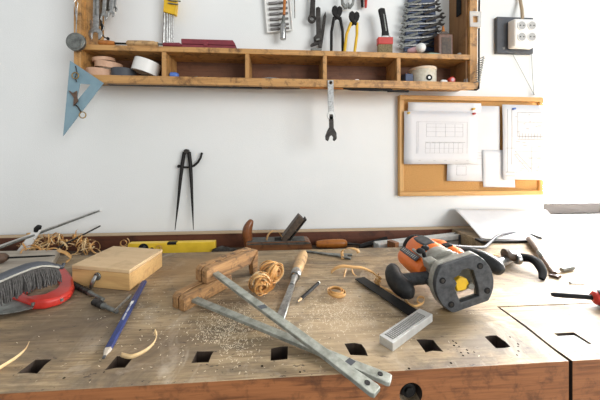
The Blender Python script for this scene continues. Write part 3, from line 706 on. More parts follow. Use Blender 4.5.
# --- things slung under the shelf
t = thing('long_knife', 'long black-handled knife with an orange-brown shaft slung beneath the shelf lip', 'knife', W(375, 89, 1.05)); o_ = t.location.copy()
yk = 1.025
MB(o_).tube([W(343, 88.4, yk), W(352, 89.2, yk), W(372, 89.4, yk), W(388, 89.2, yk), W(392, 90, yk)], [.0032, .0048, .0062, .0078, .004], 10).build('handle', 'black', t)
MB(o_).box((W(398, 91.2, yk).x, yk, W(398, 91.2, yk).z), (.082, .010, .0075)).build('sheath', 'black', t, bevel=.002)
MB(o_).cyl(W(343.5, 88.4, yk), W(300, 87.6, yk), .0026, seg=8).build('shaft', 'orange_handle', t)
MB(o_).cyl(W(391, 88.5, yk), W(391, 84, yk), .002, seg=6).build('hanger', 'iron', t)
t = thing('long_saw', 'long thin dark saw slung flat beneath the left half of the shelf', 'saw', W(200, 86.5, 1.06)); o_ = t.location.copy()
a, b = W(108, 84.4, 1.06), W(262, 88.2, 1.06)
MB(o_).box((a+b)/2, ((b-a).length, .02, .004), Matrix.Rotation(-math.atan2((b-a).z, (b-a).x), 3, 'Y')).build('saw_blade', 'black_iron', t)
MB(o_).tube([W(262, 88.2, 1.06), W(280, 88, 1.06), W(300, 88.1, 1.06)], [.003, .0055, .004], 8).build('saw_handle', 'oldwood', t)
# --- spanner hung from the lip
t = thing('hanging_spanner', 'open-ended spanner with a pale shank hanging by its eye from the shelf lip', 'spanner', W(331, 140, 1.009)); o_ = t.location.copy()
ya = 1.008
MB(o_).prism(wl([(327.6, 80), (333.6, 80), (334, 114), (328.3, 114)], ya, o_), ya, ya+.005, 'xz', [[(W(330.7, 82.6, ya).x+.006*math.cos(i*PI/5), W(330.7, 82.6, ya).z+.006*math.sin(i*PI/5)) for i in range(10)]]).build('shank', 'steel', t, bevel=.0008)
MB(o_).ring(W(331.2, 115.5, ya)+Vector((0, .0025, 0)), (0, 1, 0), .0155, .004, .009, 24).build('collar', 'alu', t, bevel=.001)
MB(o_).prism(wl([(329, 114), (333.4, 114), (333.9, 128), (336.6, 133), (336.9, 138.5), (334.6, 141.2), (333.0, 140.2), (333.4, 137), (331.8, 135.2), (329.8, 136.4), (329.0, 139.2), (328.2, 141.2), (325.8, 140), (325.4, 136), (327.2, 131), (329.4, 127)], ya-.002, o_), ya-.002, ya+.006, 'xz').build('open_jaw', 'iron', t, bevel=.0012)
MB(o_).cyl(W(330.7, 82.6, ya)+Vector((0, -.006, 0)), W(330.7, 82.6, ya)+Vector((0, .012, 0)), .0032, seg=10).build('nail', 'black_iron', t)
# --- dividers leaning on the wall
t = thing('wing_dividers', 'large black iron wing dividers leaning on the wall, points on the back board', 'dividers', W(185, 230, 1.115)); o_ = t.location.copy()
yd0, yd1 = 1.108, 1.128
def pd(px, py): 
    f = (230-py)/80.0
    return W(px, py, yd0+(yd1-yd0)*f)
for leg in ([(184.4, 152), (182.6, 162), (180.6, 178), (177.8, 205), (175.0, 230)], [(189.0, 152), (190.2, 162), (191.2, 178), (192.4, 205), (193.4, 230)]):
    MB(o_).tube([pd(*q) for q in leg], [.0068, .0072, .0064, .0042, .0012], 10).build('leg', 'black_iron', t)
MB(o_).cyl(pd(186.7, 151.5)+Vector((0, -.010, 0)), pd(186.7, 151.5)+Vector((0, .008, 0)), .0095, seg=20).build('hinge', 'iron', t, bevel=.001)
MB(o_).tube([pd(*q) for q in [(179.0, 166.2), (184, 167.2), (189, 167.3), (194, 165.8), (198, 162.2), (200.6, 157.8), (202, 152.6)]], [.0035, .004, .0042, .0045, .0045, .0044, .0042], 8).build('wing', 'black_iron', t)
MB(o_).ball(pd(178.8, 166.2), .0065, seg=12).build('thumb_screw', 'black_iron', t)
# --- cork board
yb = 1.127
Z = lambda px, py: W(px, py, yb-.004)
t = thing('cork_board', 'oak-framed cork pin board hung on the white wall', 'pin board', W(470, 195, yb)); o_ = t.location.copy()
A0, A1 = W(398.5, 95.5, yb), W(541.5, 193.5, yb)
xa, xb, za, zb = A0.x, A1.x, W(398.5, 196, yb).z, A0.z
fw = .019
MB(o_).box(((xa+xb)/2, yb+.004, (za+zb)/2), (xb-xa-.01, .008, zb-za-.01)).build('cork', 'cork', t)
for z in (za+fw/2, zb-fw/2): MB(o_).box(((xa+xb)/2, yb, z), (xb-xa, .021, fw)).build('frame_rail', 'corkframe', t, bevel=.0015)
for x in (xa+fw/2, xb-fw/2): MB(o_).box((x, yb, (za+zb)/2), (fw, .0208, zb-za-2*fw)).build('frame_stile', 'corkframe_v', t, bevel=.0015)
def paper(px, name, label, y, lines=(), curl=.0, dark=False):
    o_ = mid(px, y); n = 8
    q = [W(a, b, y) for a, b in px]       # tl, tr, br, bl
    mb = MB(o_); g = []
    def P(u, v):
        p = (q[0].lerp(q[1], u)).lerp(q[3].lerp(q[2], u), v)
        return p+Vector((0, -curl*(abs(u-.45)*1.6)**2*(.3+v) - .0015*math.sin(v*5), 0))
    for i in range(n+1): g.append([mb.bm.verts.new(P(i/n, j/n)) for j in range(n+1)])
    for i in range(n):
        for j in range(n): mb.bm.faces.new((g[i][j], g[i+1][j], g[i+1][j+1], g[i][j+1]))
    for (u0, v0, u1, v1, wd) in lines:
        k = 6 if curl else 2
        for i in range(k):
            a = P(u0+(u1-u0)*i/k, v0+(v1-v0)*i/k); b = P(u0+(u1-u0)*(i+1)/k, v0+(v1-v0)*(i+1)/k)
            off = Vector((0, -.0006, 0)); d = (b-a).normalized(); nn = Vector((d.z, 0, -d.x))*wd/2
            mb._vf([a-nn+off, b-nn+off, b+nn+off, a+nn+off], [(0, 1, 2, 3)], 1)
    o = mb.build('paper', ['paper', 'ink_dark' if dark else 'ink'], solid=.0004); o.name = name
    tag(o, label, 'drawing'); t = o
    return t
L1 = []
w1, w2 = .0006, .0010
for v in (.235, .30, .385, .48): L1.append((.30, v, .80, v, w1))
for u in (.30, .43, .56, .69, .80): L1.append((u, .235, u, .48, w1))
L1.append((.29, .585, .83, .585, .0016))
for v in (.60, .70, .79): L1.append((.29, v, .80, v, w1))
for i in range(9): L1.append((.29+.064*i, .60, .29+.064*i, .79, w1))
for u in (.17, .19): L1.append((u, .2, u, .8, w1))
L1 += [(.17, .2, .86, .2, w1), (.86, .2, .86, .8, w1)]
for u in (.2, .4, .55, .7, .85): L1.append((u, .93, u+.03, .93, w2))
paper([(408, 102), (481, 103.2), (481, 113), (408, 112)], 'paper_drawing', 'white sheet whose top edge peeks out above the gridded floor plan', 1.1120)
paper([(449, 105.5), (499.5, 106.2), (499.5, 181.5), (447, 181)], 'paper_drawing', 'large pale sheet pinned behind the gridded floor plan, in the middle of the cork board', 1.1145, [(.15, .78, .95, .78, w1), (.18, .80, .18, .92, w2), (.18, .92, .36, .92, w2), (.36, .80, .36, .92, w2), (.18, .80, .36, .80, w2), (.55, .62, .95, .62, w1), (.6, .66, .9, .66, w1), (.55, .7, .95, .7, w1)])
paper([(482, 150), (513, 150), (515.5, 187.5), (483.5, 187)], 'paper_drawing', 'sheet whose lower end hangs out beneath the scaled elevation drawing on the right', 1.1125)
paper([(404, 111), (477, 112), (477, 164), (403.8, 164.2)], 'floor_plan', 'landscape sheet with a pale gridded plan pinned at the left of the cork board', 1.1085, L1, .002)
random.seed(5)
L2 = [(.12, .06, .12, .9, w2), (.22, .06, .22, .8, w2), (.36, .1, .95, .1, w2), (.36, .1, .36, .42, w1), (.36, .23, .95, .23, w1), (.36, .42, .95, .42, .0014), (.36, .46, .95, .46, w2), (.08, .58, .3, .58, w2), (.3, .62, .7, .86, w2), (.28, .66, .66, .9, w2), (.7, .55, .7, .9, w1), (.3, .62, .92, .62, w1), (.08, .9, .3, .9, .002), (.08, .95, .3, .95, .0015), (.6, .7, .92, .7, w1), (.5, .78, .92, .78, w1)]
for i in range(26):
    u, v = random.uniform(.3, .85), random.uniform(.12, .92); L2.append((u, v, u+random.uniform(.02, .1), v, .0012))
for i in range(8): L2.append((.4+.07*i, .38, .4+.07*i, .45, w1))
paper([(502, 104.5), (544.5, 105.5), (543.5, 180), (502.5, 179.5)], 'elevation_drawing', 'portrait sheet dense with dark pencil drawing, hanging over the right frame edge', 1.1050, L2, .006, True)
for px, py, y, m, lb in ((408.3, 113, 1.107, 'yellow', 'yellow push pin at the left corner of the gridded plan'), (473.0, 109, 1.108, 'yellow', 'yellow push pin above the red one'), (473.5, 113.8, 1.106, 'red', 'red push pin at the right corner of the gridded plan'), (513.5, 108.8, 1.102, 'brightblue', 'blue push pin holding the dense pencil drawing')):
    c = W(px, py, y)
    t = thing('push_pin', lb, 'push pin', c, 0, 'push pins on the cork board')
    MB().lathe((0, .003, 0), (0, -.009, 0), [(0, .0048), (.2, .0048), (.3, .003), (.75, .0032), (.85, .0046), (1, .0042)], 14).build('head', m, t)
    MB().cyl((0, .001, 0), (0, yb-y+.002, 0), .0007, seg=6).build('needle', 'steel', t)
# hanging wire of the cork board and its nail
t = thing('hanging_wire', 'thin wire from the nail above the cork board up to the dark socket board', 'wire', W(534, 94, 1.13)); o_ = t.location.copy()
MB(o_).tube([W(512, 53, 1.132), W(520, 68, 1.131), W(533.5, 93.5, 1.128)], .0009, 5).build('strand', 'steel_dull', t)
MB(o_).tube([W(531.6, 53, 1.132), W(532.4, 75, 1.131), W(534, 93.5, 1.128)], .0009, 5).build('strand', 'steel_dull', t)
MB(o_).cyl(W(534, 94.2, 1.122), W(534, 94.2, 1.1395), .0022, seg=8).build('nail', 'iron', t)
# --- multi-socket on a slate board
t = thing('socket_block', 'white four-way socket block mounted on a dark board', 'socket', W(516, 50, 1.13)); o_ = t.location.copy()
P = lambda px, py, y: W(px, py, y)
a, b = P(497.3, 16.5, 1.122), P(533.2, 53.6, 1.122)
MB(o_).box(((a.x+b.x)/2, 1.131, (a.z+b.z)/2), (b.x-a.x, .0175, a.z-b.z)).build('mounting_board', 'slate', t, bevel=.001)
yf = 1.084
a, b = P(514.8, 18.3, yf), P(537.4, 46.3, yf); a2, b2 = P(508.0, 18.5, 1.121), P(533.5, 47.5, 1.121)
MB(o_).hexa([Vector((x, 1.1205, z)) for x, z in ((a.x-.002, a.z+.002), (b.x, a.z+.002), (b.x, b.z-.002), (a.x-.002, b.z-.002))], [Vector((x, yf, z)) for x, z in ((a.x, a.z), (b.x-.003, a.z), (b.x-.003, b.z), (a.x, b.z))]).build('housing', 'white', t, bevel=.006, seg=3)
for px in (521.6, 531.8):
    for py in (25.6, 36.9):
        c = P(px, py, yf)
        s = MB(o_).ring(c+Vector((0, -.0006, 0)), (0, 1, 0), .0192, .0165, .004, 28).build('socket_rim', 'white', t)
        MB(o_).cyl(c+Vector((0, -.0022, 0)), c+Vector((0, .002, 0)), .0165, seg=28).build('socket_well', 'grey_socket', s)
        for dx in (-.0075, .0075): MB(o_).cyl(c+Vector((dx, -.0030, 0)), c+Vector((dx, 0, 0)), .0026, seg=10).build('contact_hole', 'hole', s)
MB(o_).cyl(P(503.6, 48.2, 1.1205), P(503.6, 48.2, 1.126), .0055, seg=14).build('screw', 'steel', t)
MB(o_).tube([P(522.5, 18.5, 1.105), P(522, 10, 1.112), P(520.5, 2, 1.126), P(519.5, -8, 1.130), P(519.2, -40, 1.130)], .0062, 10).build('supply_cable', 'tan_cable', t)
# ================================================================= things on the bench
random.seed(21)
# --- wooden box
p0, p1, p2 = B(72, 285.5), B(129, 293), B(160, 268)
loc, a, L = span(p0, p1); a += R(2.5); Wd = (p2-p1).length*.99; H = .047; L *= .97
t = thing('wooden_box', 'small pine box with a pale plywood top and a metal clasp on its front', 'box', loc, a)
MB().box((L/2, Wd/2, .0195), (L, Wd, .038)).build('body', 'box_front', t, bevel=.0012)
MB().box((L/2, Wd/2, .0432), (L+.001, Wd+.001, .0082)).build('lid', 'ply', t, bevel=.0012)
cx = L*.46
k = MB().prism(arc(cx, .027, .0088, 0, 360, 20)[:-1], -.0032, .0008, 'xz').build('clasp_plate', 'steel_dull', t, bevel=.001)
MB().tube([(cx-.001, -.004, .030), (cx-.002, -.010, .022), (cx-.006, -.012, .010), (cx-.009, -.010, .004)], [.0034, .0048, .0044, .0030], 8).build('lever', 'steel', k)
MB().tube([(cx-.005, -.0036, .029), (cx, -.006, .036), (cx+.005, -.0036, .029)], .0013, 6).build('catch', 'steel', k)
bpy.context.view_layer.update()
for ob_ in [t]+list(t.children_recursive):
    if ob_.type == 'MESH':
        for v_ in ob_.data.vertices: v_.co.x -= .14*v_.co.y
# --- carpenter pencil
loc, a, L = span(B(104, 357, .004), B(144, 282, .004))
t = thing('carpenter_pencil', 'long flat blue carpenter pencil with white lettering', 'pencil', loc, a)
w = .0062; hx_ = [(-w, 0), (-w*.6, .0042), (w*.6, .0042), (w, 0), (w*.6, -.0040), (-w*.6, -.0040)]
MB().prism([(q[0], q[1]) for q in hx_], .016, L, 'yz').build('body', 'blue', t, bevel=.0006)
mb = MB(); A_ = [mb.bm.verts.new((.016, y*.97, z*.97)) for y, z in hx_]; B_ = [mb.bm.verts.new((.002, y*.32, z*.38)) for y, z in hx_]
for i in range(6): mb.bm.faces.new((A_[i], A_[(i+1) % 6], B_[(i+1) % 6], B_[i]))
mb.bm.faces.new(A_); mb.bm.faces.new(B_[::-1]); mb.build('sharpened_tip', 'plank', t)
MB().box((.0005, 0, 0), (.006, .0036, .0024)).build('lead', 'graphite', t)
mb = MB(); mb.box((L*.595, 0, .0044), (.011, .0052, .0004))
x = L*.36; random.seed(2)
for i in range(15):
    wd_ = random.choice((.0022, .0030, .0016)); hh_ = random.choice((.0022, .0032, .0030))
    mb.box((x, 0, .0044), (wd_*.5, hh_, .0004)); x += .0033 if i not in (6, 11) else .006
o = mb.build('lettering', 'white', t)
# --- drill bits
def bit(p0, p1, name, label, body, shank_len, r, flip=False):
    loc, a, L = span(p0, p1)
    t = thing(name, label, 'drill bit', loc, a, 'loose bits beside the wooden box')
    mb = MB(); n = 28; pr = []
    for i in range(n+1):
        pr.append((body*i/n, r*(1+.22*math.sin(i*1.55))))
    mb.lathe((0, 0, 0), (L, 0, 0), pr, 12); mb.build('fluted_body', 'iron', t)
    MB().lathe((0, 0, 0), (L, 0, 0), [(body-.02, r*.95), (body+.04, r*1.05), (body+.08, r*.75), (1, r*.7)], 12).build('shank', 'steel_dull', t)
    return t
bit(B(72.5, 284, .006), B(103, 299.5, .006), 'drill_bit', 'dark twist bit lying slantwise before the wooden box clasp', .60, .3, .0052)
bit(B(94, 301.5, .006), B(117, 312, .0055), 'drill_bit', 'short dark bit lying nearest the blue pencil', .42, .3, .0054)
loc, a, L = span(B(113.5, 310, .010), B(129, 296, .004))
t = thing('screwdriver_bit', 'thin bright pin leaning on the short dark bit by the blue pencil', 'bit', B(115, 310.5, .0125), (0, R(4), a), 'loose bits beside the wooden box')
MB().cyl((0, 0, 0), (L*.8, 0, 0), .0022, .0024, 8).build('shaft', 'steel', t); MB().lathe((L*.78, 0, 0), (L*1.02, 0, 0), [(0, .0032), (.8, .0034), (1, .0022)], 8).build('head', 'steel', t)
# --- pale board and brush at the left
q = [B(-60, 283), B(48, 277), B(60, 256.5), B(-60, 259)]
q[2].y = min(q[2].y, YB-.004); q[3].y = min(q[3].y, YB-.004); 
o = MB(q[0]).prism([(v.x, v.y) for v in q], .0004, .020).build('grey_board', 'plank', bevel=.0015); tag(o, 'flat pale weathered board lying behind the hand brush', 'board')
# handsaw, flat under the brush
z1 = .019
org = B(55, 300)
def bp(pts, z): return [(p.x, p.y) for p in (B(a, b, z) for a, b in pts)]
t = thing('hand_saw', 'hand saw with a red plastic handle, half under the grey brush', 'saw', (org.x, org.y, 0)); o_ = t.location.copy()
outer = [(4, 298), (20, 303.5), (31, 307.5), (45, 307), (60, 303), (71, 296.5), (74.5, 290), (72.5, 281), (67, 273.5), (61, 269.5), (52, 268), (42, 272), (20, 284)]
inner = [(30, 301), (45, 299), (55, 294), (59.5, 288.5), (58.5, 282.5), (54.5, 277.5), (47, 279), (34, 288), (22, 297)]
MB(o_).prism(bp(outer, .007), .0015, z1, 'xy', [bp(inner, .007)]).build('handle', 'red', t, bevel=.0055, seg=3)
tp = bp([(-30, 318.5), (-2, 317), (10, 315.8), (22, 313.6), (33, 310.5)], .004); lo = bp([(35.5, 307), (20, 301.5), (-30, 306)], .004)
teeth = []
for i in range(len(tp)-1):
    for j in range(10):
        f = j/10; x = tp[i][0]+(tp[i+1][0]-tp[i][0])*f; y = tp[i][1]+(tp[i+1][1]-tp[i][1])*f
        teeth.append((x, y-(.0022 if j % 2 else 0)))
teeth.append(tp[-1])
MB(o_).prism(teeth+lo, .0085, .0105).build('blade', 'steel_dull', t)
for c in ((33, 303.5), (62, 299.5)):
    v = B(*c, z1)
    MB(o_).cyl((v.x, v.y, z1-.003), (v.x, v.y, z1+.0012), .0028, seg=12).build('rivet', 'steel_dull', t)
# hand brush
a0, a1 = B(-16, 284, .068), B(57, 267, .056)
d = a1-a0; L = d.length
t = thing('hand_brush', 'grey hand brush lying on its side across the red saw handle', 'brush', (a0.x, a0.y, 0)); o_ = t.location.copy()
dn = Vector((d.x, d.y, 0)).normalized(); pn = Vector((dn.y, -dn.x, 0))      # towards the viewer
bk = lambda f: a0+d*f+Vector((0, 0, .014*math.sin(min(1, f*1.0)**1.5*PI)))
MB(o_).tube([bk(f) for f in (0, .15, .35, .55, .7, .82, .91, .97, 1.0)], [.008, .009, .0095, .0095, .009, .0085, .0075, .006, .003], 12, squash=(1.5, .8)).build('back', 'slate', t)
MB(o_).tube([bk(f)+pn*.0135+Vector((0, 0, -.001)) for f in (0, .15, .35, .55, .7, .82, .91, .97)], .0022, 8).build('rim', 'cast', t)
MB(o_).tube([bk(.97), a1+dn*.010+Vector((0, 0, -.004)), a1+dn*.014+Vector((0, 0, .004))], [.006, .005, .003], 8).build('hanging_eye', 'slate', t)
mb = MB(o_); random.seed(8)
for i in range(74):
    f = .01+.95*i/73
    for j in range(5):
        s = bk(f)+pn*(-.008+.005*j)+Vector((0, 0, -.005))
        ln = .033*(1 - .45*max(0, f-.78)/.22)
        e = s+pn*(.005+.003*j+random.uniform(-.003, .003))+dn*random.uniform(-.012, .001)+Vector((0, 0, -ln+random.uniform(-.003, .003)))
        e.z = max(e.z, .0215 if f > .30 else .012)
        m_ = s.lerp(e, .5)+pn*.003
        mb.tube([s, m_, e], [.0016, .0016, .0011], 5)
mb.build('bristles', 'bristle', t)
# --- stuff leaning behind: rods, ruler, screwdriver
def rod(p0, p1, r, name, label, mat, cat='rod', tip=None):
    t = thing(name, label, cat, p0); o_ = t.location.copy()
    MB(o_).tube([p0, p1], r, 10).build('shaft', mat, t)
    if tip: MB(o_).tube([p0.lerp(p1, .985), p0.lerp(p1, 1.004)], r*1.12, 10).build('tip', tip, t)
    return t
v0 = B(-30, 259, .026)
rod(v0, W(100.5, 210.5, 1.130), .0030, 'long_steel_rod', 'long thin steel rod with a white tip leaning up against the wall', 'steel_dull', tip='white')
rod(B(56, 249, .004)+Vector((0, -.01, 0)), W(100, 226, 1.124), .0028, 'short_steel_rod', 'shorter grey rod rising from the shavings heap to the wall', 'iron')
t = thing('straight_edge', 'narrow pale steel straight edge leaning behind the long rod', 'straight edge', v0+Vector((0, .012, 0))); o_ = t.location.copy()
a_, b_ = B(-30, 257, .027), W(96, 211.5, 1.134)
MB(o_).tube([a_, b_], .0034, 4, squash=(.25, 1)).build('straight_edge_bar', 'alu', t)
t = thing('putty_knife', 'pale grey tapered tool with a dark cap poking up at the left of the shavings', 'tool', (B(15, 255).x, YB+.02, TRAY_D)); o_ = t.location.copy()
yy = .93
MB(o_).prism([(p.x, p.z) for p in (W(a, b, yy) for a, b in [(8, 262), (20, 262), (40, 231), (36.5, 226.5), (33.5, 229.5)])], yy, yy+.006, 'xz').build('blade', 'white_paint', t, bevel=.001)
MB(o_).tube([W(36.5, 231.5, yy+.003), W(37.5, 228.5, yy+.003), W(39.2, 226, yy+.003)], [.008, .0105, .008], 12, squash=(1, .8)).build('cap', 'black', t)
t = thing('awl', 'thin black awl with a dark round handle lying on the weathered board', 'awl', B(4, 257, .020)); o_ = t.location.copy()
pa, pb2 = B(-18, 259, .037), B(55, 255.5, .026)
MB(o_).lathe(pa, pa.lerp(pb2, .34), [(0, .006), (.25, .011), (.6, .0135), (.85, .0125), (1, .006)], 18).build('handle', 'oldwood', t)
MB(o_).lathe(pa, pb2, [(.32, .0026), (.9, .0024), (1, .001)], 8).build('shaft', 'black_iron', t)
# --- shavings
def coil(c, axis, r0, r1, turns, width, drift, ph=0, n=16, squash=1.0):
    axis = Vector(axis).normalized(); u = Vector((0, 0, 1)) if abs(axis.z) < .9 else Vector((1, 0, 0))
    u = (u-axis*u.dot(axis)).normalized(); w = axis.cross(u); N = int(turns*n); P = []; D = []
    for i in range(N+1):
        f = i/N; an = ph+2*PI*turns*f; r = r0+(r1-r0)*f
        P.append(Vector(c)+u*(r*math.sin(an)*squash)+w*(r*math.cos(an))+axis*(drift*(f-.5)))
        D.append(axis+(u*math.sin(an)+w*math.cos(an))*.18*math.sin(5*f))
    return P, D
def single(name, label, mat, P, D, w, cat='shaving', grp=None, solid=.0007):
    zmin = min(min((p-d.normalized()*w/2).z, (p+d.normalized()*w/2).z) for p, d in zip(P, D))
    if zmin < .0006 and name != 'x': 
        for p in P: p.z += .0006-zmin
    o = MB(P[0]).ribbon(P, D, w).build(name, mat, solid=solid)
    return tag(o, label, cat, grp)
random.seed(13)
mb = MB(B(58, 248)); 
for i in range(46):                    # the tangle behind the board: nobody could count it
    px = random.uniform(26, 97); yy = random.uniform(.87, 1.06)
    v = W(px, 240, yy); rr = random.uniform(.012, .030)
    hgt = .020*math.sin(max(0, min(1, (px-20)/80))*PI)**.5
    v.z = random.uniform(-.02, .012)+hgt*random.random()
    if yy < YB+.03: v.z = max(v.z, rr*.7+.002)
    ax = (random.uniform(-1, 1), random.uniform(-1, .2), random.uniform(-.5, .5))
    P, D = coil(v, ax, rr, rr*random.uniform(.5, 1.0), random.uniform(.6, 1.5), 0, random.uniform(.01, .06), random.random()*6, squash=random.uniform(.6, 1))
    for p in P:
        if p.y < YB+.006: p.z = max(p.z, .004)
        else: p.z = max(p.z, TRAY_D+.005)
        if p.y > TRAY_Y-.006: p.y = TRAY_Y-.006
    nf = len(mb.bm.faces); mb.ribbon(P, D, random.uniform(.003, .0065)); mb.bm.faces.ensure_lookup_table()
    for f_ in mb.bm.faces[nf:]: f_.material_index = i % 3
o = mb.build('shavings_heap', ['shaving', 'shaving_pale', 'shaving_amber'], solid=.0006); o['kind'] = 'stuff'; tag(o, 'tangled heap of curly wood shavings between the board and the back board', 'shavings')
# loose curls with a place of their own
grp = 'wood shaving curls lying on the bench'
P, D = coil(W(124, 243, .955), (.2, -1, .1), .014, .006, 1.8, 0, .02, 2)
o = MB(P[0]).ribbon(P, D, .007).build('shaving_curl', 'shaving', solid=.0007); tag(o, 'small curl standing in the tray behind the wooden box, left of the yellow level', 'shaving', grp)
P = [B(62, 258, .022), B(60, 255, .030), B(63, 250, .034), B(68, 255, .030), B(71, 260, .018), B(68, 262, .004)]
def smooth(P, n=6):
    out = []
    for i in range(len(P)-1):
        p0 = P[max(i-1, 0)]; p1 = P[i]; p2 = P[i+1]; p3 = P[min(i+2, len(P)-1)]
        for k in range(n):
            t_ = k/n
            out.append(.5*((2*p1)+(p2-p0)*t_+(2*p0-5*p1+4*p2-p3)*t_**2+(3*p1-p0-3*p2+p3)*t_**3))
    out.append(P[-1].copy()); return out
def curl(pts, label, w, mat='shaving', wd=None, name='shaving_curl', twist=0):
    P = smooth([Vector(p) for p in pts]); N = len(P)
    base = Vector(wd or (0, 0, 1))
    D = [Vector((base.x*math.cos(twist*i/N)-base.y*math.sin(twist*i/N), base.x*math.sin(twist*i/N)+base.y*math.cos(twist*i/N), base.z)) for i in range(N)]
    return single(name, label, mat, P, D, w, 'shaving', grp)
curl([B(58, 249, .03), B(60, 251, .030), B(66, 253, .026), B(71, 258, .012), B(66, 262, .006)], 'broken shaving drooping over the right end of the weathered board', .009, wd=(1, .3, .5), twist=2)
curl([B(-12, 375, .003), B(2, 367, .003), B(16, 358, .006), B(25, 350, .012), B(28.5, 344, .020)], 'thin pale curl lying at the far left of the front edge beside a dog hole', .006, 'shaving_pale', (.2, .3, 1))
curl([B(121, 355.5, .002), B(131, 357.5, .003), B(143, 353, .004), B(152, 346, .008), B(156.5, 338, .014), B(154.5, 332, .020)], 'pale curl rising from the dog hole near the tip of the blue pencil', .006, 'shaving_pale', (.2, .3, 1))
# the two big rolled balls
def rolled(cpx, cpy, r, axis, L, label, seedv, mat='shaving'):
    random.seed(seedv)
    c = B(cpx, cpy, 0); c.z = r
    ax = Vector(axis).normalized()
    mb = MB((c.x, c.y, 0))
    for k in range(10):
        off = (k-4.5)/10*L*.8
        rr = r*random.uniform(.62, 1.0)
        cc = c+ax*off+Vector((random.uniform(-.004, .004), random.uniform(-.004, .004), random.uniform(-.003, .003)))
        cc.z = max(cc.z, rr*1.0)
        P, D = coil(cc, ax+Vector((random.uniform(-.5, .5), random.uniform(-.5, .5), random.uniform(-.5, .5))), rr, rr*random.uniform(.25, .7), random.uniform(1.1, 2.3), 0, random.uniform(.006, .020), random.random()*6, squash=random.uniform(.8, 1))
        w_ = random.uniform(.004, .010)
        for p, d in zip(P, D):
            dz = abs(d.normalized().z)*w_/2
            p.z = max(p.z, dz+.001)
        nf = len(mb.bm.faces); mb.ribbon(P, D, w_); mb.bm.faces.ensure_lookup_table(); mi_ = k % 3
        for f_ in mb.bm.faces[nf:]: f_.material_index = mi_
    o = mb.build('shaving_roll', [mat, 'shaving_pale', 'shaving'], solid=.0006); return tag(o, label, 'shaving', 'rolled balls of shavings')
rolled(261, 297, .030, (.35, -.9, .15), .040, 'front rolled ball of amber shavings left of the chisel', 4, 'shaving_amber')
rolled(274, 285, .032, (.6, -.75, .1), .044, 'rear rolled ball of amber shavings touching the chisel handle side', 9, 'shaving_amber')
P, D = coil(B(336, 291, .009), (0.05, .1, 1), .026, .014, 2.2, 0, .006, 1.0, squash=.8)
single('shaving_ring', 'flat ring-shaped curl lying between the black pencil and the try square', 'shaving', P, D, .0065, 'shaving', grp)
curl([B(343, 259, .002), B(342, 252, .012), B(345, 249, .026), B(351, 248, .033), B(357, 250, .032), B(358.5, 253, .024)], 'tall looping shaving arched over the thin grey spanner', .012, wd=(.8, .5, .1))
curl([B(331, 272, .002), B(336, 268, .010), B(343, 266, .014), B(352, 267, .012), B(362, 268, .008), B(372, 272, .006), B(378, 277, .010)], 'long flat shaving stretching from the looping one toward the router', .012, wd=(.1, 1, .25))
curl([B(346, 269, .013), B(345, 273, .008), B(344, 277, .003)], 'short splinter hanging from the long flat shaving', .004, wd=(1, 0, 0))
curl([B(352, 269, .012), B(353, 273, .008), B(356, 276, .003)], 'second short splinter hanging from the long flat shaving', .004, wd=(1, 0, 0))
P, D = coil(B(378, 281, .010), (.3, -.2, 1), .0075, .0055, 3.0, 0, .022, 0)
single('shaving_curl', 'tight little corkscrew curl between the try square blade and the router handle', 'shaving', P, D, .004, 'shaving', grp)
curl([B(380, 287, .004), B(388, 290, .006), B(396, 294, .004), B(400, 296, .003)], 'straight shaving lying along the try square blade below the router handle', .011, wd=(.3, 1, .2))
curl([B(404, 296, .003), B(408, 303, .004), B(415, 306, .005), B(423, 303, .008), B(424, 298, .012), B(419, 297, .014), B(417, 301, .010), B(421, 304, .006)], 'curly shaving hooked under the left router handle', .0045, wd=(.2, .2, 1))
curl([B(484, 256, .003), B(492, 254, .004), B(500, 256, .004)], 'tan shaving lying flat behind the right router handle', .012, wd=(.2, 1, .1))
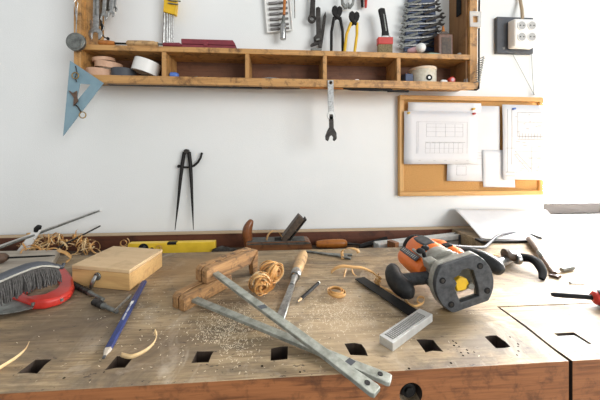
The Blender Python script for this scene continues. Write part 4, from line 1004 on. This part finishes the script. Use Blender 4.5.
# --- wooden clamps with steel bars
def clamp(jl, jr, b0, b1, zj, z_far, label, jaw_w, foot, zb=.001):
    loc, a, L = span(B(*jl, zb), B(*jr, zb))
    t = thing('bar_clamp', label, 'clamp', (loc.x, loc.y, 0), a, 'wooden bar clamps with steel bars')
    w2_ = jaw_w/2; z0, z1 = zb, zb+(.028 if not foot else .031)
    for s, nm in ((-1, 'front'), (1, 'rear')):
        mb = MB().prism([(0, z0), (L*.97, z0), (L, z0+.008), (L, z1-.002), (L*.8, z1), (.006, z1), (0, z1-.006)], s*(w2_/2+.0012)-w2_/2+.0012, s*(w2_/2+.0012)+w2_/2-.0012, 'xz')
        mb.build('jaw_half', 'clampwood', t, bevel=.0010)
    MB().box((L*.62, 0, (z0+z1)/2), (L*.60, .0055, (z1-z0)*.6)).build('jaw_core', 'hole', t)
    if foot:
        MB().hexa([Vector((L*.90, -w2_-.002, .0006)), Vector((L*.985, -w2_-.002, .0006)), Vector((L*.985, -w2_+.014, .0006)), Vector((L*.90, -w2_+.014, .0006))], [Vector((L*.86, -w2_-.003, zb+.004)), Vector((L*1.0, -w2_-.003, zb+.026)), Vector((L*1.0, -w2_+.012, zb+.026)), Vector((L*.86, -w2_+.012, zb+.004))]).build('pad', 'clampwood', t, bevel=.001)
    inv = Matrix.Rotation(-a, 3, 'Z')
    A = inv @ (B(*b0, zj)-Vector((loc.x, loc.y, 0))); E = inv @ (B(*b1, z_far)-Vector((loc.x, loc.y, 0)))
    dd = (E-A); LL = dd.length; yaw = math.atan2(dd.y, dd.x); pit = -math.atan2(dd.z, math.hypot(dd.x, dd.y))
    Rm = (Matrix.Rotation(yaw, 3, 'Z') @ Matrix.Rotation(pit, 3, 'Y'))
    tr = Matrix.Translation(A) @ Rm.to_4x4()
    bw = .0074
    br = MB().prism([(-.030, -bw), (LL*.80, -bw), (LL*.90, -bw*1.15), (LL-.004, -bw*1.30), (LL, -bw*1.0), (LL, bw*.9), (LL-.004, bw*1.15), (LL*.9, bw), (-.030, bw)], -.0028, .0028, 'xy', M=tr).build('steel_bar', 'bar', t, bevel=.0008)
    MB().prism(arc(LL-.014, 0, .0035, 0, 360, 14)[:-1], .0022, .0036, 'xy', M=tr).build('pin', 'black_iron', br)
    for f in ((.40,) if foot else (.84,)):
        MB().prism([(LL*f-.006, -bw*.9), (LL*f+.005, -bw*.9), (LL*f+.008, bw*.6), (LL*f-.002, bw*.9)], .0026, .0031, 'xy', M=tr).build('paint_mark', 'slate', br)
    return t
clamp((178, 309.5), (226, 284), (201, 302), (391, 380.5), .014, .004, 'front wooden clamp whose steel bar runs beneath the other bar', .036, False)
clamp((201, 282), (252, 259.5), (219, 276), (377.5, 392.5), .044, .0160, 'rear wooden clamp whose steel bar lies on top and reaches over the front edge', .038, True, .0305)
# --- chisel
loc, a, L = span(B(303.5, 253, .016), B(279, 320, .004))
t = thing('wood_chisel', 'wide steel chisel with a pale wooden handle lying beside the shaving balls', 'chisel', (loc.x, loc.y, 0), a)
hl_ = L*.50; zc = .0155; ze = .0035
zz_ = lambda f: zc+(ze-zc)*f
MB().lathe((0, 0, zz_(0)), (L, 0, zz_(1)), [(0, .007), (.012, .0115), (.06, .0145), (.16, .0152), (.30, .0135), (.40, .0115)], 20).build('handle', 'handle', t)
MB().lathe((0, 0, zz_(0)), (L, 0, zz_(1)), [(.385, .0125), (.395, .0128), (.455, .0120), (.46, .011)], 20).build('ferrule', 'steel', t)
MB().lathe((0, 0, zz_(0)), (L, 0, zz_(1)), [(.455, .0065), (.49, .0085), (.53, .0060), (.60, .0062)], 14).build('bolster', 'steel', t)
MB().hexa([Vector((L*.57, -.006, .004)), Vector((L*.57, .006, .004)), Vector((L*1.0, .010, .0008)), Vector((L*1.0, -.010, .0008))][::-1], [Vector((L*.57, -.0055, .0115)), Vector((L*.57, .0055, .0115)), Vector((L*1.0, .0085, .004)), Vector((L*1.0, -.0085, .004))][::-1]).build('blade', 'steel', t, bevel=.0008)
# --- black pencil
loc, a, L = span(B(297, 302.5, .0038), B(319, 282.5, .0038))
t = thing('black_pencil', 'short black pencil with a white sharpened point', 'pencil', loc, a)
MB().cyl((.016, 0, 0), (L-.003, 0, 0), .0037, seg=6).build('body', 'black', t); MB().cyl((.0165, 0, 0), (.003, 0, 0), .0034, .0011, 10).build('sharpened_tip', 'ply', t); MB().cyl((.003, 0, 0), (-.001, 0, 0), .0011, .0003, 8).build('lead', 'graphite', t)
MB().cyl((L-.0035, 0, 0), (L, 0, 0), .0035, seg=10).build('end_dip', 'white', t)
# --- try square
q1, q2 = B(386, 347.5, 0), B(426, 318.5, 0)
loc, a, L = span(q1, q2)
t = thing('try_square', 'try square with a black steel blade and ribbed aluminium stock', 'try square', (loc.x, loc.y, 0), a)
inv = Matrix.Rotation(-a, 3, 'Z')
sw = .020
MB().box((L/2, 0, .0068), (L, sw*2*.62, .0135)).build('stock', 'alu', t, bevel=.0008)
mb = MB(); MB_ = MB()
s_ = MB().box((L*.46, 0, .0137), (L*.80, sw*.78, .0006)).build('recessed_panel', 'steel_dull', t)
mb = MB()
for i in range(22): mb.box((L*.08+L*.78*i/22, 0, .0142), (.0014, sw*.7, .0010))
mb.build('ribs', 'alu', s_)
e = inv @ (B(359.5, 280.5)-Vector((loc.x, loc.y, 0)))
st = Vector((L*.90, sw*.6, 0))
dd = Vector((e.x, e.y, 0))-st; nn = Vector((-dd.y, dd.x, 0)).normalized()*.0135
pts = [st-nn-dd*.06, st+nn-dd*.06, Vector((e.x, e.y, 0))+nn, Vector((e.x, e.y, 0))-nn]
MB().prism([(v.x, v.y) for v in pts], .0048, .0068).build('blade', 'black_iron', t, bevel=.0003)
MB().prism([(v.x, v.y) for v in [st-nn*.8-dd*.02, st+nn*.9-dd*.04, st+nn*.9+dd*.015, st-nn*.8+dd*.005]], .0066, .0072).build('bevel_edge', 'steel_dull', t)
# --- spirit level in the tray
a_, b_ = W(129.5, 240, .985), W(215.5, 240, .985)
t = thing('spirit_level', 'yellow spirit level standing in the tool tray behind the wooden box', 'level', (a_.x, .985, TRAY_D+.0003)); L = b_.x-a_.x; hl2 = .0585
bd_ = MB().box((L/2, 0, hl2/2), (L, .024, hl2)).build('body', 'level', t, bevel=.0015)
MB().box((W(173, 240, .985).x-a_.x, -.004, hl2-.003), (.030, .0182, .0075)).build('top_vial', 'black', t, bevel=.001)
vx = (W(143.5, 246, .973).x-a_.x)
v_ = MB().lathe((vx, -.0118, hl2-.0165), (vx, -.0142, hl2-.0165), [(0, .0165), (1, .0160)], 28).build('vial_window', 'black', t)
MB().lathe((vx-.006, -.0146, hl2-.0255), (vx+.006, -.0146, hl2-.0075), [(0, .004), (1, .004)], 12).build('vial', 'slate', v_)
MB().cyl((W(152, 246, .973).x-a_.x, -.0118, hl2-.019), (W(152, 246, .973).x-a_.x, -.0130, hl2-.019), .0055, seg=18).build('hang_hole', 'hole', t)
MB().box((W(177, 246, .973).x-a_.x+.0, -.0118, hl2-.008), (.0002, .0008, .008)).build('edge_mark', 'hole', t)
P, D = coil(W(159, 248.3, .958), (.3, -1, .3), .010, .006, 1.6, 0, .016, .5)
o = MB(P[0]).ribbon(P, D, .006).build('shaving_curl', 'shaving', solid=.0007); tag(o, 'crumb of shaving against the lower edge of the yellow level', 'shaving', grp)
# --- grimy lumps right of the level
for (px, r_, lb) in ((222, .024, 'dark rusty lump lying in the tray right of the yellow level'), (231, .020, 'smaller dark lump touching the toe of the wooden plane')):
    v = W(px, 246, .97); v.z = TRAY_D+.036
    o = MB(v).ball(v, r_, (1.5, 1, .9), 14).build('pitch_lump', 'iron', bevel=0); tag(o, lb, 'lump')
    v.z = v.z
    for vv in o.data.vertices: vv.co += Vector((random.uniform(-1, 1), random.uniform(-1, 1), random.uniform(-1, 1)))*.0025
    o2 = None
    o.location.z = TRAY_D+r_*.9+.0006
# --- wooden plane in the tray
yp = .985; xa, xb = W(246.5, 243, yp).x, W(311, 243, yp).x; L = xb-xa; hp = .0585; wp = .058
t = thing('wooden_plane', 'old wooden smoothing plane with a curved front horn lying in the tool tray', 'hand plane', (xa, yp, TRAY_D+.0004), R(1))
prof = [(0, 0), (L*.985, 0), (L, .012), (L*1.0, hp*.65), (L*.985, hp*.86), (L*.95, hp*.98), (L*.90, hp), (L*.02, hp), (0, hp-.004)]
body = MB().prism(prof, -wp/2, wp/2, 'xz').build('body', 'planewood', t, bevel=.002)
MB().prism([(x, z) for x, z in [(L*.02, hp-.004), (L*.90, hp-.003), (L*.95, hp-.005), (L*.985, hp*.84), (L*.982, hp*.82), (L*.94, hp-.010), (L*.88, hp-.012), (L*.55, hp-.010), (L*.02, hp-.008)]], -wp/2-.0008, -wp/2+.001, 'xz').build('worn_rail', 'planetop', t)
MB().prism([(L*.02, hp-.002), (L*.90, hp-.0015), (L*.90, hp+.0012), (L*.02, hp+.0010)], -wp/2+.001, wp/2-.001, 'xz').build('worn_top', 'planetop', t)
MB().box((L*.55, -.002, hp+.0008), (L*.24, .040, .0014)).build('throat', 'hole', t)
k = MB().tube([(L*.030, 0, hp-.030), (L*.020, 0, hp+.004), (L*.005, 0, hp+.022), (L*.015, 0, hp+.042), (L*.050, 0, hp+.058), (L*.085, 0, hp+.072)], [.0165, .0175, .0195, .0185, .0140, .0085], 14, squash=(1, .95)).build('horn', 'horn', t, sub=1)
dirw = Vector((.50, 0, .62)).normalized()
def slab(o0, ln, th0, th1, wd, off):
    nrm = Vector((dirw.z, 0, -dirw.x)); A = Vector(o0)+nrm*off
    bt = [A-nrm*th0, A+nrm*th0]; tp_ = [A+dirw*ln-nrm*th1, A+dirw*ln+nrm*th1]
    return [(v.x, v.z) for v in (bt[0], bt[1], tp_[1], (tp_[1]+dirw*.004), (tp_[0]+dirw*.006), tp_[0])]
MB().prism(slab((L*.575, 0, hp-.004), .098, .0105, .0125, .048, -.004), -.024, .024, 'xz').build('wedge', 'oldwood', t, bevel=.003).data.materials[0] = MT['label_dark']
MB().prism(slab((L*.575, 0, hp-.004), .104, .0022, .0022, .048, .0125), -.022, .023, 'xz').build('iron', 'iron', t, bevel=.0008)
MB().cyl((L*.755, -.0245, hp+.035), (L*.755, -.0235, hp+.035), .0022, seg=8).build('screw', 'steel', t)
P, D = coil((0, 0, 0), (.35, -1, .1), .024, .020, .75, 0, .0, PI*-.12)
m_ = W(287, 240, .965)
P = [W(266.5, 240, .958), W(268, 235, .962), W(272.5, 231, .966), W(278, 232, .97), W(281, 235.5, .976), W(283, 239, .98)]
P = smooth(P); D = [Vector((.35, -1, .1))]*len(P)
zt_ = TRAY_D+hp+.002
for p in P: p.z = max(p.z, zt_+.003)
o = MB(P[0]).ribbon(P, D, .016).build('shaving_curl', 'shaving', solid=.0008); tag(o, 'wide shaving looping out of the mouth of the wooden plane', 'shaving', grp)
# --- tools at the back of the bench / in the tray
a_, b_ = W(316, 244, 1.055), W(347, 243.2, 1.05)
t = thing('orange_chisel', 'chisel with a varnished orange-brown handle lying in the tray right of the plane', 'chisel', (a_.x, 1.055, TRAY_D)); o_ = t.location.copy()
MB(o_).lathe(a_, b_, [(0, .008), (.03, .0120), (.2, .0150), (.55, .0170), (.85, .0165), (.96, .013), (1, .007)], 20).build('handle', 'orange_handle', t)
e_ = W(372, 246, 1.045)
MB(o_).lathe(b_+(a_-b_)*.05, e_, [(0, .0062), (.12, .0062), (.2, .004), (1, .0034)], 10).build('shank', 'iron', t)
t = thing('flat_file', 'flat black file with its tang raised on the back of the tray', 'file', W(360, 247, .99)); o_ = t.location.copy()
a_, b_ = W(359, 247, .96), W(387, 239, 1.07); d = (b_-a_)
MB(o_).tube([a_, a_.lerp(b_, .1), a_.lerp(b_, .9), b_], [.004, .0095, .0115, .010], 4, squash=(.5, 1.0)).build('blade', 'black_iron', t)
t = thing('round_file', 'thin dark round file lying low along the tray edge towards the router', 'file', W(352, 250, .94)); o_ = t.location.copy()
MB(o_).tube([W(349, 248.2, .935), W(365, 250.6, .932), W(402, 250.0, .945)], [.003, .0058, .0062], 8).build('shaft', 'black_iron', t)
t = thing('thin_spanner', 'thin flat grey spanner lying on the bench right of the chisel handle', 'spanner', B(306, 253)); 
loc, a, L = span(B(306.5, 252.5), B(352, 257.5)); t.location = loc; t.rotation_euler = (0, 0, a)
ol = [(0, -.006), (.02, -.0045), (L*.5, -.010), (L*.72, -.012), (L*.85, -.020), (L*.98, -.022), (L*1.0, -.014), (L*.90, -.009), (L*.90, .004), (L*1.0, .010), (L*.98, .018), (L*.85, .016), (L*.72, .008), (L*.4, .003), (.02, .004), (0, .005)]
MB().prism(ol, .0004, .0055).build('body', 'steel_dull', t, bevel=.001)
a_, b_ = W(376, 246, .965), W(457, 238, 1.055)
d = Vector((b_.x-a_.x, b_.y-a_.y, 0)); L = d.length
t = thing('aluminium_rail', 'long pale aluminium guide rail lying in the tray behind the orange router', 'rail', (a_.x, a_.y, TRAY_D+.0004), math.atan2(d.y, d.x))
MB().prism([(-.016, 0), (.016, 0), (.016, .044), (.010, .048), (.006, .044), (-.006, .044), (-.010, .048), (-.016, .044)], 0, L, 'yz').build('profile', 'alu', t, bevel=.0012)
MB().box((L-.004, 0, .022), (.012, .036, .046)).build('end_cap', 'plate', t, bevel=.002)
MB().box((L*.5, -.0165, .026), (L*.96, .0015, .006)).build('groove', 'steel_dull', t)
v = W(393, 249, .935); v.z = TRAY_D
o = MB(v).box(v+Vector((0, 0, .030)), (.020, .034, .0585), Matrix.Rotation(.5, 3, 'Z')).build('wood_offcut', 'planewood', bevel=.001); tag(o, 'small dark wooden offcut standing in the tray behind the router motor', 'offcut')
# --- router
ZR = .0545
c0 = B(463, 282.5, .0545); ce = B(411, 246, .0545)
dy = ce-c0; az = math.atan2(-dy.x, dy.y); Lr = math.hypot(dy.x, dy.y)
ROLL = R(-15)
t = thing('router', 'orange and grey plunge router lying with its dark round base plate facing forward', 'router', (c0.x, c0.y, 0), az+R(2))
def rt(v):            # router axis frame: x right, y back, z up around the tool axis; rolled
    v = Vector(v); return Vector((v.x*math.cos(ROLL)+v.z*math.sin(ROLL), v.y, -v.x*math.sin(ROLL)+v.z*math.cos(ROLL)))+Vector((0, 0, ZR))
RM = Matrix.Translation((0, 0, ZR)) @ Matrix.Rotation(ROLL, 4, 'Y')
Rb = .0590; fl_ = .0460
def disc(r, f, dx=0):
    pts = []
    for i in range(72):
        an = 2*PI*i/72; pts.append((dx+r*math.cos(an), max(-f, min(f, r*math.sin(an)))))
    out = []
    for p in pts:
        if not out or (Vector(p)-Vector(out[-1])).length > 1e-5: out.append(p)
    return out
hole_ = [(-.0185, -.032), (.0215, -.032), (.0245, -.012), (.0225, .020), (.012, .027), (.000, .027), (-.004, .021), (-.019, .017), (-.015, .006), (-.022, -.002)]
pl = MB().prism(disc(Rb, fl_), -.006, .004, 'xz', [hole_], M=RM).build('base_plate', 'plate', t, bevel=.001)
for sx, sz in ((-.042, .020), (.038, .024), (-.037, -.029), (.040, -.026)):
    s = MB().lathe(rt((sx, -.0062, sz)), rt((sx, -.0072, sz)), [(0, .0062), (1, .0058)], 20).build('screw_recess', 'black', pl)
    MB().lathe(rt((sx, -.0070, sz)), rt((sx, -.0078, sz)), [(0, .0036), (1, .0030)], 16).build('screw_head', 'iron', s)
MB().prism(disc(Rb+.0015, fl_+.001), .0042, .017, 'xz', [[(x*1.2, z*1.2) for x, z in hole_]], M=RM).build('base_casting', 'cast', t, bevel=.0015)
MB().prism([(-.038, -.034), (.038, -.034), (.043, 0), (.036, .034), (-.036, .034), (-.043, 0)], .020, .066, 'xz', M=RM).build('housing', 'cast', t, bevel=.010, seg=3)
for s in (-1, 1): MB().cyl(rt((s*.046, .015, -.004)), rt((s*.046, .095, -.004)), .0085, seg=18).build('plunge_column', 'steel', t)
MB().lathe(rt((0, .050, .006)), rt((0, .082, .006)), [(0, .039), (.6, .040), (1, .0385)], 36).build('motor_collar', 'cast', t, bevel=.002)
MB().lathe(rt((0, .078, .008)), rt((0, .164, .010)), [(0, .0365), (.04, .0385), (.5, .0385), (.85, .0375), (.97, .034), (1, .031)], 40).build('motor_body', 'orange', t)
MB().lathe(rt((0, .158, .010)), rt((0, .184, .010)), [(0, .034), (.25, .0355), (.8, .0325), (1, .024)], 36).build('motor_cap', 'black', t, bevel=.001)
tb = MB().lathe(rt((-.040, .056, .010)), rt((-.042, .150, .012)), [(0, .016), (.05, .0205), (.5, .0235), (.9, .0215), (1, .017)], 28).build('handle_housing', 'orange', t)
pn_ = MB().box((0, 0, 0), (.014, .076, .0016)).build('name_panel', 'plate', t, bevel=.0006)
pn_.location = rt((-.047, .106, .0345)); pn_.rotation_euler = (R(-1), ROLL+R(-22), 0)
mb = MB()
for i in range(9): mb.box((0, -.030+.0074*i, .0012), (.0085, .0036 if i % 3 else .0022, .0006))
mb.build('lettering', 'grey_socket', pn_)
gr = MB().prism([(-.012, .092), (.013, .092), (.016, .125), (.013, .150), (-.010, .150), (-.014, .125)], .036, .0485, 'xy', M=RM).build('vent_panel', 'plate', t, bevel=.003)
MB().lathe(rt((.036, .052, .014)), rt((.036, .150, .016)), [(0, .018), (.1, .0215), (.7, .0205), (1, .014)], 24).build('side_housing', 'orange', t)
sw_ = MB().box((0, 0, 0), (.016, .018, .006)).build('switch', 'black', t, bevel=.0015); sw_.location = rt((.034, .085, .0360)); sw_.rotation_euler = (0, ROLL, 0)
# depth stop rod and clamping knob
MB().cyl(rt((-.036, .020, .036)), rt((-.036, .105, .040)), .0036, seg=12).build('depth_rod', 'steel', t)
MB().prism([(-.046, .026), (-.026, .026), (-.026, .050), (-.046, .050)], .026, .044, 'xy', M=RM).build('rod_holder', 'cast', t, bevel=.002)
kb = MB().cyl(rt((-.036, .056, .042)), rt((-.036, .056, .054)), .0045, seg=10).build('knob_stem', 'black', t)
for s in (-1, 1): MB().ball(rt((-.036+s*.007, .056+s*.003, .058)), .0075, (1.25, .8, .8), 12).build('knob_wing', 'black', kb)
# handles
MB().tube([rt(v) for v in ((-.040, .050, .000), (-.066, .056, .003), (-.093, .062, .005))], [.013, .0125, .0135], 16).build('handle_neck', 'plate', t)
hd = MB().tube([rt(v) for v in ((-.088, .104, .020), (-.098, .094, .017), (-.106, .076, .010), (-.107, .056, .004), (-.099, .036, -.003), (-.090, .024, -.006))], [.007, .0165, .0195, .0205, .0195, .0110], 18, squash=(1, 1.08)).build('side_handle', 'rubber', t, sub=1)
MB().tube([rt(v) for v in ((.040, .050, -.002), (.058, .052, .000), (.070, .050, .000))], [.013, .0125, .0135], 16).build('handle_neck', 'plate', t)
MB().tube([rt(v) for v in ((.046, .078, .016), (.060, .074, .014), (.076, .060, .008), (.088, .040, .000), (.093, .022, -.010), (.094, .012, -.016))], [.006, .0130, .0160, .0165, .0155, .008], 18, squash=(1, 1.05)).build('side_handle', 'rubber', t, sub=1)
# collet and yellow guard seen through the base
MB().lathe(rt((0, .052, 0)), rt((0, .006, 0)), [(0, .018), (.35, .016), (.4, .011), (.8, .010), (1, .008)], 20).build('collet', 'steel', t, bevel=.0008)
MB().prism([(-.016, -.014), (.002, -.016), (.012, -.006), (.010, .004), (-.002, .011), (-.015, .006)], .000, .012, 'xz', M=RM).build('collet_guard', 'yellow', t, bevel=.002)
MB().lathe(rt((.013, .004, -.011)), rt((.013, -.003, -.011)), [(0, .0065), (1, .006)], 16).build('collet_nut', 'steel_dull', t)
# cord, in the router's own frame
Minv = (Matrix.Translation(t.location) @ Matrix.Rotation(t.rotation_euler[2], 4, 'Z')).inverted()
cord = [rt((.036, .150, .012)), rt((.050, .170, .004))]+[Minv @ v for v in (B(480, 247.5, .020), B(487, 245, .013), B(491, 241.5, .012), B(497, 236, .014), B(506, 233.6, .012), B(517, 232.8, .008), B(529, 234.2, .0055), B(541, 238, .005))]
MB().tube(smooth(cord, 5), .0042, 10).build('power_cord', 'cable', t)
# --- hammer
hc = B(517, 262, .017)
loc, a, L = span(B(517, 261), B(482, 276))
t = thing('claw_hammer', 'claw hammer with a bright steel shaft and black curved claw', 'hammer', (B(517, 261).x, B(517, 261).y, 0), a)
MB().lathe((-.004, 0, .020), (.135, 0, .014), [(0, .0095), (.06, .0115), (1, .013)], 18).build('shaft', 'steel', t)
inv = Matrix.Rotation(-a, 3, 'Z'); o3 = Vector((B(517, 261).x, B(517, 261).y, 0))
lp = lambda px, py, z: inv @ (B(px, py, z)-o3)
hd = MB().tube([lp(504.5, 254.5, .030), lp(507.5, 254.5, .030), lp(510, 256, .028), lp(514, 257.2, .025), lp(518, 258, .023)], [.0155, .0160, .0105, .0110, .0125], 18).build('hammer_face', 'label_dark', t)
MB().lathe(lp(515.5, 259, .023), lp(520, 259.5, .022), [(0, .0125), (.3, .0135), (.7, .0135), (1, .0120)], 18).build('collar', 'steel', t)
cl = [lp(518, 257.6, .023), lp(524, 257.5, .026), lp(531, 258.8, .027), lp(537, 262.5, .024), lp(541, 268.5, .017), lp(542.5, 274, .010), lp(541.5, 279, .004)]
MB().tube(smooth(cl, 4), [.0150-.0105*(i/24)**1.3 for i in range(25)], 12, squash=(1.25, .7)).build('claw', 'matt_black', t)
# --- other small things at the right
loc, a, L = span(B(530, 243), B(557, 280))
t = thing('countersink', 'small countersink tool with a brown wooden handle lying beyond the hammer claw', 'tool', (loc.x, loc.y, .0125), a)
MB().lathe((-.01, 0, 0), (L*.46, 0, -.001), [(0, .006), (.05, .0105), (.4, .0115), (.75, .0105), (1, .007)], 16).build('handle', 'oldwood', t)
MB().lathe((L*.42, 0, -.001), (L*.58, 0, -.003), [(0, .0075), (.2, .009), (.5, .007), (.8, .009), (1, .006)], 14).build('ferrule', 'steel_dull', t)
MB().lathe((L*.55, 0, -.003), (L*.93, 0, -.006), [(0, .0052), (.6, .0062), (.7, .0045), (.85, .0075), (1, .0055)], 12).build('shank', 'oldwood', t)
st_ = []
for i in range(8):
    r_ = .014 if i % 2 == 0 else .006; st_.append((L*.95+r_*math.cos(i*PI/4+.3), r_*math.sin(i*PI/4+.3)))
MB().prism(st_, -.012, -.006).build('cutter', 'oldwood', t, bevel=.001)
t = thing('bench_file', 'long dark tapered file lying beyond the hammer, its tang towards the window', 'file', B(480, 242)); o_ = t.location.copy()
a_, b_ = B(478, 242.0), B(529, 242.6); a_.z = b_.z = 0
dd = (b_-a_).normalized(); nn = Vector((-dd.y, dd.x, 0))
MB(o_).prism([(v.x, v.y) for v in (a_-nn*.016, a_.lerp(b_, .75)-nn*.009, b_-nn*.003, b_+nn*.003, a_.lerp(b_, .75)+nn*.011, a_+nn*.020)], .0005, .008).build('blade', 'black_iron', t, bevel=.001)
v = B(567, 269, .0055)
o = MB(v).cyl(B(561.5, 269.8, .006), B(573, 267.6, .006), .0055, seg=14).build('steel_dowel', 'steel_dull', bevel=.0006); tag(o, 'short grey steel pin lying on the sunlit bench', 'pin')
loc, a, L = span(B(569.5, 282.6, .003), B(586.5, 282.4, .003))
t = thing('wood_screw', 'small pale screw lying alone on the sunlit bench', 'screw', loc, a)
MB().lathe((0, 0, 0), (.004, 0, 0), [(0, .0030), (.5, .0029), (1, .0016)], 12).build('head', 'steel_dull', t); MB().lathe((.003, 0, -.0012), (L, 0, -.0018), [(0, .0016)]+[(i/20, .0014+.0005*(i % 2)) for i in range(1, 19)]+[(1, .0004)], 8).build('thread', 'steel', t)
pa, pb2, pc = B(551.5, 294.5, .012), B(594, 297.5, .016), B(640, 303, .018)
t = thing('black_screwdriver', 'black-shafted screwdriver with a red and black handle cut by the right photo edge', 'screwdriver', (pb2.x, pb2.y, .0)); o_ = t.location.copy()
MB(o_).lathe(pa, pb2, [(0, .0034), (.06, .0046), (1, .0048)], 12).build('shaft', 'black', t)
MB(o_).lathe(pb2.lerp(pa, .05), pb2.lerp(pc, .10), [(0, .008), (.4, .0125), (1, .0135)], 20).build('collar', 'red', t)
MB(o_).lathe(pb2.lerp(pc, .08), pc, [(0, .0145), (.1, .0165), (.4, .0150), (.8, .0172), (1, .012)], 20).build('grip', 'black', t)
MB(o_).lathe(pb2.lerp(pc, .20), pb2.lerp(pc, .34), [(0, .0160), (.5, .0168), (1, .0160)], 20).build('grip_band', 'red', t)
# --- curled sheet at the back right
mb = MB(B(520, 235)); g = []
nx, ny = 22, 14
for i in range(nx+1):
    col_ = []
    for j in range(ny+1):
        v = j/ny; s = i/nx
        pb_ = B(483+92*s, 240.5-2.0*s); yb0 = pb_.y
        z = .001+.074*v**1.6*(1-.15*s); y = yb0+(1.122-yb0)*v
        x0 = pb_.x; xt = W(454.5, 212, 1.12).x+ (1.14-W(454.5, 212, 1.12).x)*s
        x = x0+(xt-x0)*v**.75
        rl = max(0, .18-s)/.18
        z += .014*rl*rl*math.sin(v*PI)
        col_.append(mb.bm.verts.new((x, y, z)))
    g.append(col_)
for i in range(nx):
    for j in range(ny): mb.bm.faces.new((g[i][j], g[i+1][j], g[i+1][j+1], g[i][j+1]))
o = mb.build('paper_sheet', 'cartridge', solid=.0005); tag(o, 'large white paper sheet curling up from the bench against the wall', 'paper')
# --- sawdust
random.seed(31)
mb = MB(B(300, 320))
def flecks(cx, cy, sx, sy, n, l=(.0012, .004)):
    for i in range(n):
        px, py = random.gauss(cx, sx), random.gauss(cy, sy)
        if py < 262 or px > 500: continue
        v = B(px, py)
        if v.y < YF+.006 or v.y > YB-.01: continue
        if any(abs(px-hx0) < 17 and abs(py-hy0) < 12 for hx0, hy0 in [(36, 366), (120, 362), (202, 357), (279, 353.5), (356, 349.5), (429, 345.5), (497, 341.5)]): continue
        an = random.random()*PI; ln = random.uniform(*l)/2; wv = random.uniform(.00025, .0005)
        dx, dy_ = math.cos(an)*ln, math.sin(an)*ln; nx_, ny_ = -math.sin(an)*wv, math.cos(an)*wv
        z = random.uniform(.0006, .0016)
        mb._vf([(v.x-dx-nx_, v.y-dy_-ny_, z), (v.x+dx-nx_, v.y+dy_-ny_, z+.0006), (v.x+dx+nx_, v.y+dy_+ny_, z+.0006), (v.x-dx+nx_, v.y-dy_+ny_, z)], [(0, 1, 2, 3)])
flecks(226, 325, 15, 13, 700, (.0012, .0055)); flecks(240, 335, 30, 20, 320); flecks(337, 313, 16, 8, 500); flecks(345, 322, 40, 12, 250); flecks(180, 345, 60, 20, 110); flecks(300, 310, 120, 30, 160); flecks(130, 305, 30, 20, 70)
o = mb.build('sawdust', 'sawdust'); o['kind'] = 'stuff'; tag(o, 'pale sawdust and fine flecks scattered over the middle of the bench', 'sawdust')
SIDE = 118; SKY = .66; EXPO = 0.0
# ================================================================= light and camera
for o in bpy.context.scene.objects:
    if o.parent is None: o.location.z += ZB
def area(name, loc, target, sx, sy, power, col=(1, 1, 1)):
    l = bpy.data.lights.new(name, 'AREA'); l.shape = 'RECTANGLE'; l.size = sx; l.size_y = sy; l.energy = power; l.color = col
    o = bpy.data.objects.new(name, l); C.objects.link(o); o.location = loc
    d = Vector(target)-Vector(loc); o.rotation_euler = d.to_track_quat('-Z', 'Y').to_euler()
    return o
area('side_fill_daylight', (2.6, -2.2, ZB+1.0), (.3, 1.0, ZB+.2), 2.2, 1.8, SIDE, (.985, .992, 1))  # unseen area light added from the right; no window is built there
wd = bpy.data.worlds.new('daylight'); bpy.context.scene.world = wd; wd.use_nodes = True
bg = wd.node_tree.nodes['Background']; bg.inputs['Color'].default_value = (.955, .98, 1, 1); bg.inputs['Strength'].default_value = SKY
cam = bpy.data.cameras.new('camera'); cam.sensor_fit = 'HORIZONTAL'; cam.sensor_width = 36; cam.lens = 36*F/600
cam.shift_y = -(200-HOR)/600; cam.clip_start = .01
co = bpy.data.objects.new('camera', cam); C.objects.link(co); co.location = (0, 0, ZB+EYE); co.rotation_euler = (R(90), 0, -YAW)
sc = bpy.context.scene; sc.camera = co
sc.view_settings.view_transform = 'Standard'; sc.view_settings.look = 'None'; sc.view_settings.gamma = 1; sc.view_settings.exposure = EXPO
sc.view_settings.use_curve_mapping = False
